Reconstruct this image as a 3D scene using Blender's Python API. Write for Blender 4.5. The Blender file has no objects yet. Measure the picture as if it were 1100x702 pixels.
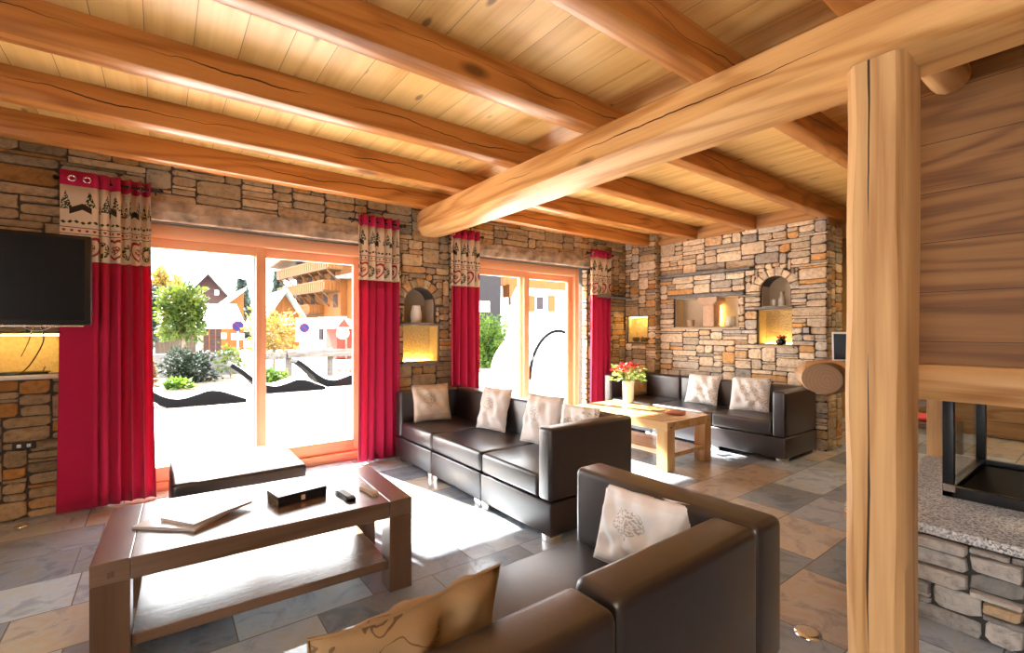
import bpy, bmesh, math, random, zlib
from mathutils import Vector, Matrix, Euler
random.seed(7)
PI = math.pi
S = bpy.context.scene
C = S.collection

# ------------------------------------------------------------------ camera
FPX, CXP, CYP, CAMH = 503.0, 550.0, 355.0, 1.35
YAW = math.atan2(378, 503.0)
cam = bpy.data.cameras.new('camera')
cam.sensor_width = 36.0
cam.lens = FPX / 1100 * 36.0
cam.shift_y = (CYP - 351.0) / 1100
cam.clip_start = 0.02
cam.clip_end = 500
camo = bpy.data.objects.new('camera', cam)
camo.location = (0, 0, CAMH)
camo.rotation_euler = (PI / 2, 0, -YAW)
C.objects.link(camo)
S.camera = camo
FW = (math.sin(YAW), math.cos(YAW))
RT = (math.cos(YAW), -math.sin(YAW))


def at(px, py, Y):
    """place seen at photo pixel (px,py) on the plane y = Y"""
    u = (px - CXP) / FPX
    v = (CYP - py) / FPX
    rx, ry = FW[0] + u * RT[0], FW[1] + u * RT[1]
    s = Y / ry
    return Vector((rx * s, Y, CAMH + v * s))


# ------------------------------------------------------------------ scene tree
def tag(o, label=None, cat=None, group=None, kind=None):
    if label: o['label'] = label
    if cat: o['category'] = cat
    if group: o['group'] = group
    if kind: o['kind'] = kind
    return o


def thing(name, label, cat, loc=(0, 0, 0), rot=0, group=None, kind='thing'):
    o = bpy.data.objects.new(name, None)
    o.empty_display_size = 0.1
    o.location = loc
    o.rotation_euler = rot if isinstance(rot, (tuple, list, Euler)) else (0, 0, rot)
    C.objects.link(o)
    return tag(o, label, cat, group, kind)


def obj(name, bm, mats, parent=None, smooth=None):
    me = bpy.data.meshes.new(name)
    bmesh.ops.recalc_face_normals(bm, faces=bm.faces[:])
    bm.to_mesh(me)
    bm.free()
    for m in (mats if isinstance(mats, (list, tuple)) else [mats]):
        me.materials.append(m)
    if smooth is not None:
        me.polygons.foreach_set('use_smooth', [True] * len(me.polygons))
        me.set_sharp_from_angle(angle=math.radians(smooth))
    o = bpy.data.objects.new(name, me)
    C.objects.link(o)
    if parent: o.parent = parent
    return o


def struct(name, bm, mats, parent=None, smooth=None):
    o = obj(name, bm, mats, parent, smooth)
    if parent is None: o['kind'] = 'structure'
    return o


def copy_tree(o, parent=None):
    c = o.copy()
    C.objects.link(c)
    if parent: c.parent = parent
    for ch in list(o.children):
        copy_tree(ch, c)
    return c


# ------------------------------------------------------------------ mesh helpers
def BM():
    return bmesh.new()


def box(bm, x0, x1, y0, y1, z0, z1, bev=0, seg=2, mi=0, mat=None):
    r = bmesh.ops.create_cube(bm, size=1)
    vs = r['verts']
    for v in vs:
        v.co = Vector((x0 + (v.co.x + .5) * (x1 - x0), y0 + (v.co.y + .5) * (y1 - y0), z0 + (v.co.z + .5) * (z1 - z0)))
    fs = list({f for v in vs for f in v.link_faces})
    for f in fs: f.material_index = mi
    if bev:
        es = list({e for v in vs for e in v.link_edges})
        g = bmesh.ops.bevel(bm, geom=es, offset=bev, segments=seg, profile=.5, affect='EDGES', clamp_overlap=True)
        vs = list({v for v in g['verts']} | {v for f in g['faces'] for v in f.verts} | {v for v in vs if v.is_valid})
        for v in vs:
            for f in v.link_faces: f.material_index = mi
    if mat is not None:
        for v in vs:
            if v.is_valid: v.co = mat @ v.co
    return vs


def ring_loft(bm, rings, cap=True, closed=True, mi=0):
    """rings: lists of points of equal length"""
    vr = [[bm.verts.new(p) for p in r] for r in rings]
    n = len(vr[0])
    for a, b in zip(vr[:-1], vr[1:]):
        for i in range(n if closed else n - 1):
            j = (i + 1) % n
            f = bm.faces.new((a[i], a[j], b[j], b[i]))
            f.material_index = mi
    if cap:
        for r in (vr[0], vr[-1]):
            try:
                f = bm.faces.new(r)
                f.material_index = mi
            except ValueError:
                pass
    return vr


def circ(c, r, n, ax=2, ph=0):
    out = []
    for i in range(n):
        a = 2 * PI * i / n + ph
        p = [r * math.cos(a), r * math.sin(a)]
        if ax == 2: q = (p[0], p[1], 0)
        elif ax == 1: q = (p[0], 0, p[1])
        else: q = (0, p[0], p[1])
        out.append(Vector(c) + Vector(q))
    return out


def lathe(bm, prof, n=24, c=(0, 0, 0), mi=0, cap=True):
    ring_loft(bm, [circ((c[0], c[1], c[2] + z), max(r, 1e-4), n) for r, z in prof], cap=cap, mi=mi)


def tube(bm, pts, r, n=8, mi=0, r1=None):
    pts = [Vector(p) for p in pts]
    rings = []
    for i, p in enumerate(pts):
        d = (pts[min(i + 1, len(pts) - 1)] - pts[max(i - 1, 0)]).normalized()
        up = Vector((0, 0, 1)) if abs(d.z) < .9 else Vector((1, 0, 0))
        a = d.cross(up).normalized()
        b = d.cross(a).normalized()
        rr = r if r1 is None else r + (r1 - r) * i / (len(pts) - 1)
        rings.append([p + a * rr * math.cos(2 * PI * k / n) + b * rr * math.sin(2 * PI * k / n) for k in range(n)])
    ring_loft(bm, rings, mi=mi)


def prism(bm, pts2, y0, y1, mi=0, axis=1):
    """extrude outline (a,b) between two values on an axis: axis=1 -> (x,z) outline along y; 0 -> (y,z) along x; 2 -> (x,y) along z"""
    def P(a, b, t):
        return (a, t, b) if axis == 1 else ((t, a, b) if axis == 0 else (a, b, t))
    ring_loft(bm, [[P(a, b, y0) for a, b in pts2], [P(a, b, y1) for a, b in pts2]], mi=mi)


def torus(bm, c, R, r, ax=1, n=20, m=8, mi=0):
    vr = []
    for i in range(n):
        a = 2 * PI * i / n
        row = []
        for j in range(m):
            b = 2 * PI * j / m
            d = R + r * math.cos(b)
            p = (d * math.cos(a), d * math.sin(a), r * math.sin(b))
            if ax == 1: p = (p[0], p[2], p[1])
            elif ax == 0: p = (p[2], p[0], p[1])
            row.append(bm.verts.new(Vector(c) + Vector(p)))
        vr.append(row)
    for i in range(n):
        for j in range(m):
            f = bm.faces.new((vr[i][j], vr[(i + 1) % n][j], vr[(i + 1) % n][(j + 1) % m], vr[i][(j + 1) % m]))
            f.material_index = mi


def ico(bm, c, r, sub=2, sc=(1, 1, 1), jit=0, mi=0):
    g = bmesh.ops.create_icosphere(bm, subdivisions=sub, radius=1)
    for v in g['verts']:
        k = 1 + random.uniform(-jit, jit)
        v.co = Vector(c) + Vector((v.co.x * r * sc[0] * k, v.co.y * r * sc[1] * k, v.co.z * r * sc[2] * k))
        for f in v.link_faces: f.material_index = mi


# ------------------------------------------------------------------ material helpers
class NT:
    def __init__(s, name):
        s.m = bpy.data.materials.new(name)
        s.m.use_nodes = True
        s.t = s.m.node_tree
        s.b = s.t.nodes['Principled BSDF']
        s.o = s.t.nodes['Material Output']

    def n(s, ty, ins=None, **kw):
        nd = s.t.nodes.new(ty)
        for k, v in kw.items(): setattr(nd, k, v)
        for k, v in (ins or {}).items(): s.put(nd.inputs[k], v)
        return nd

    def put(s, sock, v):
        if isinstance(v, bpy.types.NodeSocket): s.t.links.new(v, sock)
        elif isinstance(v, bpy.types.Node): s.t.links.new(v.outputs[0], sock)
        else: sock.default_value = v

    def math(s, op, a, b=None, c=None, clamp=False):
        nd = s.n('ShaderNodeMath', operation=op, use_clamp=clamp)
        for i, v in enumerate((a, b, c)):
            if v is not None: s.put(nd.inputs[i], v)
        return nd.outputs[0]

    def mix(s, f, a, b, mode='MIX'):
        nd = s.n('ShaderNodeMix', data_type='RGBA', blend_type=mode)
        s.put(nd.inputs[0], f)
        for i, v in ((6, a), (7, b)):
            s.put(nd.inputs[i], (*v, 1) if isinstance(v, tuple) and len(v) == 3 else v)
        return nd.outputs[2]

    def ramp(s, f, stops, interp='LINEAR'):
        nd = s.n('ShaderNodeValToRGB')
        e = nd.color_ramp.elements
        nd.color_ramp.interpolation = interp
        while len(e) < len(stops): e.new(.5)
        for el, (p, c) in zip(e, stops):
            el.position = p
            el.color = (*c, 1)
        s.put(nd.inputs[0], f)
        return nd.outputs[0]

    def co(s, which='Object'):
        return s.n('ShaderNodeTexCoord').outputs[which]

    def scale(s, v, sc):
        return s.n('ShaderNodeMapping', {0: v, 3: sc}).outputs[0]

    def sep(s, v):
        return s.n('ShaderNodeSeparateXYZ', {0: v}).outputs

    def comb(s, x, y, z):
        return s.n('ShaderNodeCombineXYZ', {0: x, 1: y, 2: z}).outputs[0]

    def noise(s, v, sc, det=4, rough=.55, dist=0):
        nd = s.n('ShaderNodeTexNoise', {'Vector': v, 'Scale': sc, 'Detail': det, 'Roughness': rough, 'Distortion': dist})
        return nd.outputs[0]

    def bump(s, h, st=.3, d=.01):
        nd = s.n('ShaderNodeBump', {'Strength': st, 'Distance': d, 'Height': h})
        s.t.links.new(nd.outputs[0], s.b.inputs['Normal'])

    def set(s, color=None, rough=None, metal=None, spec=None, **kw):
        B = s.b.inputs
        if color is not None: s.put(B['Base Color'], (*color, 1) if isinstance(color, tuple) and len(color) == 3 else color)
        if rough is not None: s.put(B['Roughness'], rough)
        if metal is not None: s.put(B['Metallic'], metal)
        if spec is not None: s.put(B['Specular IOR Level'], spec)
        for k, v in kw.items(): s.put(B[k], v)
        return s.m


def plain(name, color, rough=.5, metal=0, var=.12, sc=12, bump=0, spec=.5):
    t = NT(name)
    n = t.noise(t.co(), sc, 4)
    d = tuple(c * (1 - var) for c in color)
    l = tuple(min(1, c * (1 + var)) for c in color)
    t.set(t.ramp(n, [(.3, d), (.7, l)]), rough, metal, spec)
    if bump: t.bump(n, bump, .01)
    return t.m


def wood(name, light, dark, axis=0, rough=.5, coat=0, gapk=.22, plank=None, crack=None, wob=.11, knot=.6, kscale=1.25, ring=1.0, fine=1.0, gap=.012, spec=.4, tint=.18):
    """axis = grain direction; plank = (axis, width); crack = (axis, position)"""
    t = NT(name)
    co = t.co()
    x = t.sep(co)
    tintv = .5
    edge = None
    if plank:
        pa, pw = plank
        q = t.math('ADD', t.math('DIVIDE', x[pa], pw), .31)
        idn = t.math('FLOOR', q)
        wn = t.n('ShaderNodeTexWhiteNoise', {'W': idn}, noise_dimensions='1D').outputs[0]
        tintv = wn
        fr = t.math('SUBTRACT', q, idn)
        e = t.math('ABSOLUTE', t.math('SUBTRACT', fr, .5))
        edge = t.math('GREATER_THAN', e, .5 - gap)
        off = t.math('MULTIPLY', wn, 13.7)
        comp = [x[0], x[1], x[2]]
        comp[axis] = t.math('ADD', x[axis], off)
        oth = [i for i in range(3) if i not in (axis, pa)][0]
        comp[oth] = t.math('ADD', x[oth], off)
        co = t.comb(*comp)
    sc = [9 * fine] * 3
    sc[axis] = .45 * fine
    g = t.noise(t.scale(co, tuple(sc)), 2.2, 7, .6, .6)
    sc2 = [2.6] * 3
    sc2[axis] = .28
    lo = t.noise(t.scale(co, tuple(sc2)), 1.3, 2, .4, .25)
    r = t.math('SINE', t.math('MULTIPLY', lo, 62 * ring))
    r = t.math('MULTIPLY_ADD', r, .5, .5)
    r = t.math('POWER', r, 2.0)
    sc3 = [34 * fine] * 3
    sc3[axis] = .9 * fine
    g2 = t.noise(t.scale(co, tuple(sc3)), 2.0, 3, .6, .3)
    f = t.math('ADD', t.math('ADD', t.math('MULTIPLY', g, .45), t.math('MULTIPLY', g2, .30)), t.math('MULTIPLY', r, .22), clamp=True)
    big = t.noise(co, .9, 2)
    lt2 = tuple(a * .55 + b * .45 for a, b in zip(light, dark))
    col = t.ramp(f, [(.30, light), (.45, tuple((a * .68 + b * .32) for a, b in zip(light, dark))), (.66, dark)])
    col = t.mix(t.n('ShaderNodeMapRange', {0: big, 1: .45, 2: .7, 3: 0, 4: .35}).outputs[0], col, lt2)
    if plank:
        col = t.mix(t.math('MULTIPLY', tintv, tint * 2), col, tuple(d * .9 for d in dark))
    h = f
    if knot:
        ks = [3.0] * 3
        ks[axis] = 1.15
        kv = t.n('ShaderNodeTexVoronoi', {'Vector': t.scale(co, tuple(ks)), 'Scale': kscale, 'Randomness': 1.0})
        kd = kv.outputs['Distance']
        kid = t.sep(kv.outputs['Color'])[0]
        on = t.math('GREATER_THAN', kid, 1 - knot)
        k = t.math('MULTIPLY', on, t.n('ShaderNodeMapRange', {0: kd, 1: .17, 2: .09, 3: 0., 4: 1.}).outputs[0])
        col = t.mix(t.math('MULTIPLY', k, .85), col, tuple(d * .33 for d in dark))
    if crack:
        ca, cp = crack
        n1 = [0.9] * 3
        n1[ca] = 0
        w = t.noise(t.scale(co, tuple(n1)), 1.6, 5, .5)
        d = t.math('ABSOLUTE', t.math('SUBTRACT', t.math('SUBTRACT', x[ca], cp), t.math('MULTIPLY', t.math('SUBTRACT', w, .5), wob)))
        n2 = t.noise(t.scale(co, tuple(n1)), 1.1, 1, .5)
        wid = t.n('ShaderNodeMapRange', {0: n2, 1: .42, 2: .6, 3: 0., 4: .0042}).outputs[0]
        ck = t.math('LESS_THAN', d, wid)
        col = t.mix(ck, col, tuple(d_ * .12 for d_ in dark))
    if edge is not None:
        col = t.mix(edge, col, tuple(d * gapk for d in dark))
        h = t.math('SUBTRACT', f, t.math('MULTIPLY', edge, 2))
    t.set(col, rough, 0, spec)
    t.b.inputs['Coat Weight'].default_value = coat
    t.b.inputs['Coat Roughness'].default_value = .22
    t.bump(h, .25, .004)
    return t.m


M = {}
M['ceil'] = wood('ceiling_pine', (.84, .545, .20), (.60, .32, .085), 1, .38, plank=(0, .192), knot=.5, kscale=2.6, ring=.5, tint=.12, gap=.007)
M['joist'] = wood('joist_larch', (.54, .22, .052), (.30, .095, .016), 0, .33, crack=(2, 2.69), wob=.2, knot=.35)
M['beam'] = wood('beam_larch', (.78, .45, .175), (.46, .195, .05), 1, .42, crack=(2, 2.50), knot=.45, ring=.8)
M['post'] = wood('post_larch', (.68, .415, .185), (.40, .19, .065), 2, .5, crack=(1, .612), wob=.02, knot=.5, ring=.7)
M['logwood'] = wood('log_larch', (.52, .285, .11), (.30, .125, .038), 1, .5, knot=.4)
M['logx'] = wood('log_larch_along', (.70, .43, .19), (.44, .20, .07), 0, .5, knot=.3)
M['hood'] = wood('hood_old_planks', (.36, .175, .055), (.13, .048, .012), 1, .6, plank=(2, .228), knot=.5, ring=1.0, tint=.25, gap=.006)
M['panel'] = wood('wall_old_planks', (.42, .25, .12), (.20, .10, .04), 1, .6, plank=(2, .3), knot=.4, tint=.3, gap=.01)
M['frame'] = wood('window_frame_wood', (.80, .42, .23), (.66, .30, .15), 2, .4, knot=0, ring=.3)
M['framex'] = wood('window_rail_wood', (.80, .42, .23), (.66, .30, .15), 0, .4, knot=0, ring=.3)
M['oak'] = wood('oak_dark_table', (.17, .092, .052), (.095, .046, .023), 0, .27, coat=.8, knot=.1, ring=.5, spec=.85)
M['oakz'] = wood('oak_dark_leg', (.15, .08, .046), (.09, .043, .021), 2, .28, knot=.1, ring=.5, spec=.5)
M['oak2'] = wood('oak_honey_table', (.60, .36, .15), (.42, .21, .07), 1, .27, coat=.8, knot=.1, ring=.5, spec=.85)
M['oak2z'] = wood('oak_honey_leg', (.60, .36, .15), (.42, .21, .07), 2, .28, knot=.1, ring=.5, spec=.5)
M['deck'] = wood('deck_boards', (.62, .54, .47), (.46, .38, .32), 1, .55, plank=(0, .145), gapk=.02, knot=0, gap=.035)
M['orangewood'] = wood('orange_cladding', (.17, .062, .016), (.11, .036, .009), 2, .6, plank=(0, .28), knot=.1, spec=.1)
M['chalet'] = wood('chalet_timber', (.10, .046, .017), (.06, .026, .009), 0, .6, plank=(2, .35), knot=.1, spec=.1)
M['chaletdark'] = wood('chalet_dark_timber', (.055, .028, .025), (.035, .018, .017), 0, .6, plank=(2, .3), knot=.1, spec=.1)
M['greywood'] = wood('weathered_wood', (.12, .105, .095), (.07, .06, .05), 0, .7, knot=.3, spec=.1)
M['greyboards'] = wood('weathered_boards', (.085, .06, .045), (.045, .03, .022), 2, .7, plank=(0, .22), knot=.3, spec=.1)
M['darkboard'] = plain('dark_cladding', (.02, .017, .018), .7, var=.15, spec=.08)
M['white'] = plain('white_render', (.80, .79, .76), .8, var=.04)
M['dome'] = plain('white_shell', (.86, .86, .85), .5, var=.02)
M['roofpale'] = plain('pale_roof', (.26, .31, .29), .7, var=.1)
M['roofdark'] = plain('dark_roof', (.03, .022, .024), .7, spec=.08)
M['pave'] = plain('pavement', (.50, .48, .45), .8, var=.1, sc=2)
M['soil'] = plain('garden_soil', (.10, .07, .045), .9, var=.4, sc=5)
M['conc'] = plain('garden_wall_concrete', (.09, .083, .08), .85, var=.2)
M['black'] = plain('black_gloss_plastic', (.012, .012, .013), .25)
M['screen'] = plain('dark_screen', (.004, .004, .005), .35, spec=.15)
M['blackmetal'] = plain('black_steel', (.02, .021, .024), .4, .4)
M['iron'] = plain('dark_iron', (.03, .025, .022), .5, .6)
M['chrome'] = plain('brushed_chrome', (.72, .70, .68), .22, 1.0, var=.05)
M['steel'] = plain('eyelet_steel', (.75, .72, .68), .25, 1.0, var=.05)
M['plastic'] = plain('white_plastic', (.80, .79, .76), .4, var=.03)
M['paper'] = plain('white_paper', (.86, .85, .86), .2, var=.03, spec=1.0)
M['pages'] = plain('page_edges', (.45, .40, .38), .7)
M['ceramic'] = plain('white_ceramic', (.80, .76, .70), .3, var=.03)
M['terracotta'] = plain('pale_terracotta', (.55, .36, .24), .7)
M['slateslab'] = plain('slate_slab', (.17, .16, .155), .6, var=.3, bump=.4)
M['lintel'] = plain('rough_lintel', (.36, .27, .185), .85, var=.45, sc=9, bump=.9)
M['mortar'] = plain('dark_mortar', (.075, .062, .05), .95, var=.3, sc=30)  # dark brown colour of the joints
M['deepjoint'] = plain('deep_joint', (.05, .045, .04), .95)
M['soot'] = plain('sooty_steel', (.012, .011, .010), .8, spec=.15)
M['ochre'] = plain('ochre_plaster', (.46, .27, .085), .85, var=.12, sc=4)
M['plasterw'] = plain('warm_plaster', (.50, .40, .28), .9, var=.1, sc=4)
M['red'] = plain('red_paint', (.55, .05, .035), .5)
M['bluesign'] = plain('sign_blue', (.008, .016, .075), .6, spec=.08)
M['signred'] = plain('sign_red', (.085, .008, .01), .6, spec=.08)
M['kioskred'] = plain('kiosk_red_boards', (.15, .03, .02), .7, spec=.1)
M['redbook'] = plain('russet_leather', (.30, .085, .04), .5)
M['pad'] = plain('red_cushion', (.55, .05, .05), .8)
M['bark'] = plain('bark', (.13, .09, .06), .9, var=.4)
M['ash'] = plain('wood_ash', (.35, .33, .31), .95, var=.3)
M['charred'] = plain('charred_log', (.05, .028, .02), .9, var=.5)
M['lounger'] = plain('anthracite_weave', (.0045, .0045, .005), .8, var=.3, sc=60, spec=.04)
M['loungerglare'] = plain('sky_glare_weave', (.42, .43, .45), .7, var=.1, sc=60)  # the dark weave again, sky glare on its top put into the colour
M['canvas'] = plain('white_canvas', (.78, .77, .75), .8, var=.03)
M['redleaf'] = plain('rose_petals', (.62, .02, .03), .6, var=.3)
M['whitepetal'] = plain('white_petals', (.82, .78, .66), .6, var=.1)
M['orangepetal'] = plain('orange_petals', (.75, .30, .08), .6, var=.2)


def leafmat(name, c1, c2, tr=.45):
    t = NT(name)
    n = t.noise(t.co(), 3.0, 3)
    c = t.ramp(n, [(.35, c1), (.65, c2)])
    t.set(c, .6)
    tl = t.n('ShaderNodeBsdfTranslucent', {0: c})
    mx = t.n('ShaderNodeMixShader', {0: tr, 1: t.b.outputs[0], 2: tl.outputs[0]})
    t.t.links.new(mx.outputs[0], t.o.inputs[0])
    return t.m


M['lf_green'] = leafmat('leaves_fresh', (.022, .05, .006), (.085, .105, .009))
M['lf_dark'] = leafmat('needles_dark', (.006, .012, .006), (.016, .026, .011), .2)
M['lf_spruce'] = leafmat('needles_spruce', (.05, .07, .06), (.085, .11, .09), .2)
M['lf_yellow'] = leafmat('leaves_autumn', (.15, .09, .012), (.21, .14, .025))
M['lf_bush'] = leafmat('leaves_hedge', (.02, .055, .005), (.10, .16, .012))
M['lf_rust'] = leafmat('leaves_rust', (.10, .04, .014), (.13, .085, .035))
M['lf_bouquet'] = leafmat('leaves_bouquet', (.10, .20, .03), (.35, .42, .10))

# leather
t = NT('aubergine_leather')
n1 = t.noise(t.co(), 170, 3)
n2 = t.noise(t.co(), 5, 3)
t.set(t.ramp(n2, [(.3, (.016, .0105, .0115)), (.7, (.023, .016, .018))]), .33, 0, .95)
t.bump(t.math('ADD', t.math('MULTIPLY', n1, .3), t.math('MULTIPLY', n2, 1.2)), .10, .01)
M['leather'] = t.m

# slate floor
t = NT('slate_tiles')
co = t.co()
x = t.sep(co)
TX, TY = .60, .40
ry = t.math('DIVIDE', t.math('SUBTRACT', x[1], .33), TY)
rid = t.math('FLOOR', ry)
roff = t.n('ShaderNodeTexWhiteNoise', {'W': rid}, noise_dimensions='1D').outputs[0]
rx = t.math('ADD', t.math('DIVIDE', x[0], TX), roff)
cid = t.math('FLOOR', rx)
wn = t.n('ShaderNodeTexWhiteNoise', {'Vector': t.comb(cid, rid, 3.3)}, noise_dimensions='3D')
v = wn.outputs[0]
fx = t.math('ABSOLUTE', t.math('SUBTRACT', t.math('SUBTRACT', rx, cid), .5))
fy = t.math('ABSOLUTE', t.math('SUBTRACT', t.math('SUBTRACT', ry, rid), .5))
gr = t.math('MAXIMUM', t.math('GREATER_THAN', fx, .5 - .005), t.math('GREATER_THAN', fy, .5 - .0075))
base = t.ramp(v, [(0, (0.240, 0.279, 0.338)), (.25, (0.384, 0.440, 0.520)), (.50, (0.432, 0.378, 0.345)), (.58, (0.504, 0.440, 0.384)), (.66, (0.264, 0.304, 0.370)), (.80, (0.456, 0.533, 0.624)), (.94, (0.456, 0.422, 0.390))], 'CONSTANT')
cn = t.noise(t.n('ShaderNodeVectorMath', {0: co, 1: t.comb(v, v, 0)}, operation='ADD').outputs[0], 5.5, 7, .65, .8)
bl = t.ramp(cn, [(.38, (.62, .62, .64)), (.5, (1, 1, 1)), (.62, (1.0, .86, .68)), (.75, (.7, .72, .76))])
col = t.mix(.75, base, bl, 'MULTIPLY')
col = t.mix(gr, col, (.16, .15, .14))
hh = t.math('SUBTRACT', t.noise(co, 9, 7, .6, .4), t.math('MULTIPLY', gr, .5))
t.set(col, t.n('ShaderNodeMapRange', {0: cn, 1: .3, 2: .7, 3: .13, 4: .26}).outputs[0], 0, .75)
t.bump(hh, .28, .012)
M['floor'] = t.m

# stones: colour of every stone carried on the mesh
t = NT('dry_stone')
at_ = t.n('ShaderNodeAttribute', attribute_name='stone')
n1 = t.noise(t.co(), 22, 7, .65, .3)
n2 = t.noise(t.co(), 5, 4)
c = t.mix(.8, at_.outputs[0], t.ramp(n1, [(.32, (.55, .52, .5)), (.5, (1, 1, 1)), (.7, (1.25, 1.2, 1.12))]), 'MULTIPLY')
c = t.mix(t.math('MULTIPLY', t.n('ShaderNodeMapRange', {0: n2, 1: .55, 2: .75, 3: 0, 4: .32}).outputs[0], 1.0), c, (.36, .23, .12))
t.set(c, .85, 0, .25)
t.bump(n1, .55, .012)
M['stone'] = t.m

# granite
t = NT('grey_granite')
vo = t.n('ShaderNodeTexVoronoi', {'Vector': t.co(), 'Scale': 130.0})
g = t.sep(vo.outputs['Color'])[0]
t.set(t.ramp(g, [(0, (.10, .10, .10)), (.3, (.33, .325, .32)), (.6, (.50, .49, .48)), (.9, (.66, .65, .63))]), .5)
M['granite'] = t.m

# glass as a thin architectural pane
t = NT('window_glass')
fr = t.n('ShaderNodeLayerWeight', {0: .12})
tr = t.n('ShaderNodeBsdfTransparent', {0: (.97, .98, .98, 1)})
gl = t.n('ShaderNodeBsdfGlossy', {0: (1, 1, 1, 1), 1: .0})
mx = t.n('ShaderNodeMixShader', {0: t.math('MULTIPLY', fr.outputs[0], .5), 1: tr.outputs[0], 2: gl.outputs[0]})
t.t.links.new(mx.outputs[0], t.o.inputs[0])
M['glass'] = t.m


def emit(name, col, st):
    t = NT(name)
    e = t.n('ShaderNodeEmission', {0: (*col, 1), 1: st})
    t.t.links.new(e.outputs[0], t.o.inputs[0])
    return t.m


M['led'] = emit('led_strip_glow', (1.0, .62, .16), 70)
M['led2'] = emit('led_strip_glow_soft', (1.0, .66, .2), 45)
t = NT('niche_plaster')
n = t.noise(t.co(), 38, 5, .6)
t.set(t.ramp(n, [(.3, (.50, .38, .19)), (.7, (.62, .49, .27))]), .9)
t.bump(n, .9, .03)
M['niche'] = t.m


# curtains
def curtain_mat(name, kind):
    t = NT(name)
    uv = t.n('ShaderNodeUVMap').outputs[0]
    u, v, _ = t.sep(uv)
    wv = t.noise(t.scale(uv, (260, 260, 1)), 1, 2)
    if kind == 'red':
        col = t.ramp(wv, [(.3, (.44, .010, .055)), (.7, (.56, .018, .075))])
    else:
        cream = t.ramp(wv, [(.3, (.68, .53, .36)), (.7, (.78, .63, .45))])
        col = cream
        green, dred, dk = (.035, .05, .02), (.36, .03, .035), (.05, .03, .02)

        def cell(per, off=0):
            q = t.math('ADD', t.math('DIVIDE', u, per), off)
            return t.math('MULTIPLY', t.math('SUBTRACT', t.math('FRACT', q), .5), per)

        def heart(px, py, s):
            a = t.math('DIVIDE', px, s)
            b = t.math('DIVIDE', py, s)
            a2, b2 = t.math('MULTIPLY', a, a), t.math('MULTIPLY', b, b)
            k = t.math('SUBTRACT', t.math('ADD', a2, b2), 1.0)
            k3 = t.math('POWER', t.math('ABSOLUTE', k), 3.0)
            k3 = t.math('MULTIPLY', k3, t.math('SIGN', k))
            return t.math('LESS_THAN', t.math('SUBTRACT', k3, t.math('MULTIPLY', a2, t.math('MULTIPLY', b2, b))), 0.0)
        sp = t.noise(t.scale(uv, (75, 75, 1)), 1, 3)
        spk = t.math('GREATER_THAN', sp, .47)
        # trees: two rows of ragged triangles
        for per, off, vb, h, wdt in ((.34, .41, .375, .135, .040), (.34, .02, .40, .125, .036), (.34, .77, .365, .12, .034), (.34, .60, .36, .13, .03)):
            px = cell(per, off)
            hy = t.math('DIVIDE', t.math('SUBTRACT', v, vb), h)
            lim = t.math('MULTIPLY', t.math('SUBTRACT', 1.0, hy), wdt)
            ins = t.math('MULTIPLY', t.math('LESS_THAN', t.math('ABSOLUTE', px), lim), t.math('GREATER_THAN', hy, 0))
            col = t.mix(t.math('MULTIPLY', ins, spk), col, green)
        # chalet roof silhouettes
        px = cell(.34, .17)
        hy = t.math('SUBTRACT', .425, t.math('ADD', v, t.math('MULTIPLY', t.math('ABSOLUTE', t.math('SUBTRACT', px, .01)), .55)))
        ins = t.math('MULTIPLY', t.math('MULTIPLY', t.math('GREATER_THAN', hy, 0), t.math('LESS_THAN', hy, .045)), t.math('LESS_THAN', t.math('ABSOLUTE', px), .062))
        col = t.mix(ins, col, dk)
        # garland of leaves
        wav = t.math('MULTIPLY', t.math('SINE', t.math('MULTIPLY', u, 60)), .005)
        d = t.math('ABSOLUTE', t.math('SUBTRACT', t.math('ADD', v, wav), .285))
        gth = t.math('MULTIPLY', t.math('POWER', t.math('ABSOLUTE', t.math('SINE', t.math('MULTIPLY', u, 88))), 2.0), .011)
        col = t.mix(t.math('LESS_THAN', d, gth), col, green)
        # double line with row of tiny hearts
        for vv in (.245, .198):
            col = t.mix(t.math('LESS_THAN', t.math('ABSOLUTE', t.math('SUBTRACT', v, vv)), .0025), col, dk)
        col = t.mix(heart(cell(.042), t.math('SUBTRACT', v, .221), .0085), col, dred)
        # large ornamental heart: ring
        px = cell(.34, .03)
        py = t.math('SUBTRACT', v, .092)
        col = t.mix(heart(px, py, .074), col, dred)
        col = t.mix(heart(px, py, .056), col, cream)
        col = t.mix(t.math('MULTIPLY', heart(px, py, .03), spk), col, dred)
        # wreath of dark sprigs beside it
        px = cell(.34, .53)
        rr = t.math('SQRT', t.math('ADD', t.math('MULTIPLY', px, px), t.math('MULTIPLY', py, py)))
        rg = t.math('LESS_THAN', t.math('ABSOLUTE', t.math('SUBTRACT', rr, .045)), .017)
        col = t.mix(t.math('MULTIPLY', rg, spk), col, green)
    t.set(col, .85, 0, .15)
    t.b.inputs['Sheen Weight'].default_value = .15
    tl = t.n('ShaderNodeBsdfTranslucent', {0: col})
    mx = t.n('ShaderNodeMixShader', {0: .22, 1: t.b.outputs[0], 2: tl.outputs[0]})
    t.t.links.new(mx.outputs[0], t.o.inputs[0])
    return t.m


M['cred'] = curtain_mat('raspberry_curtain_cloth', 'red')
M['cprint'] = curtain_mat('alpine_print_cloth', 'print')


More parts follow.
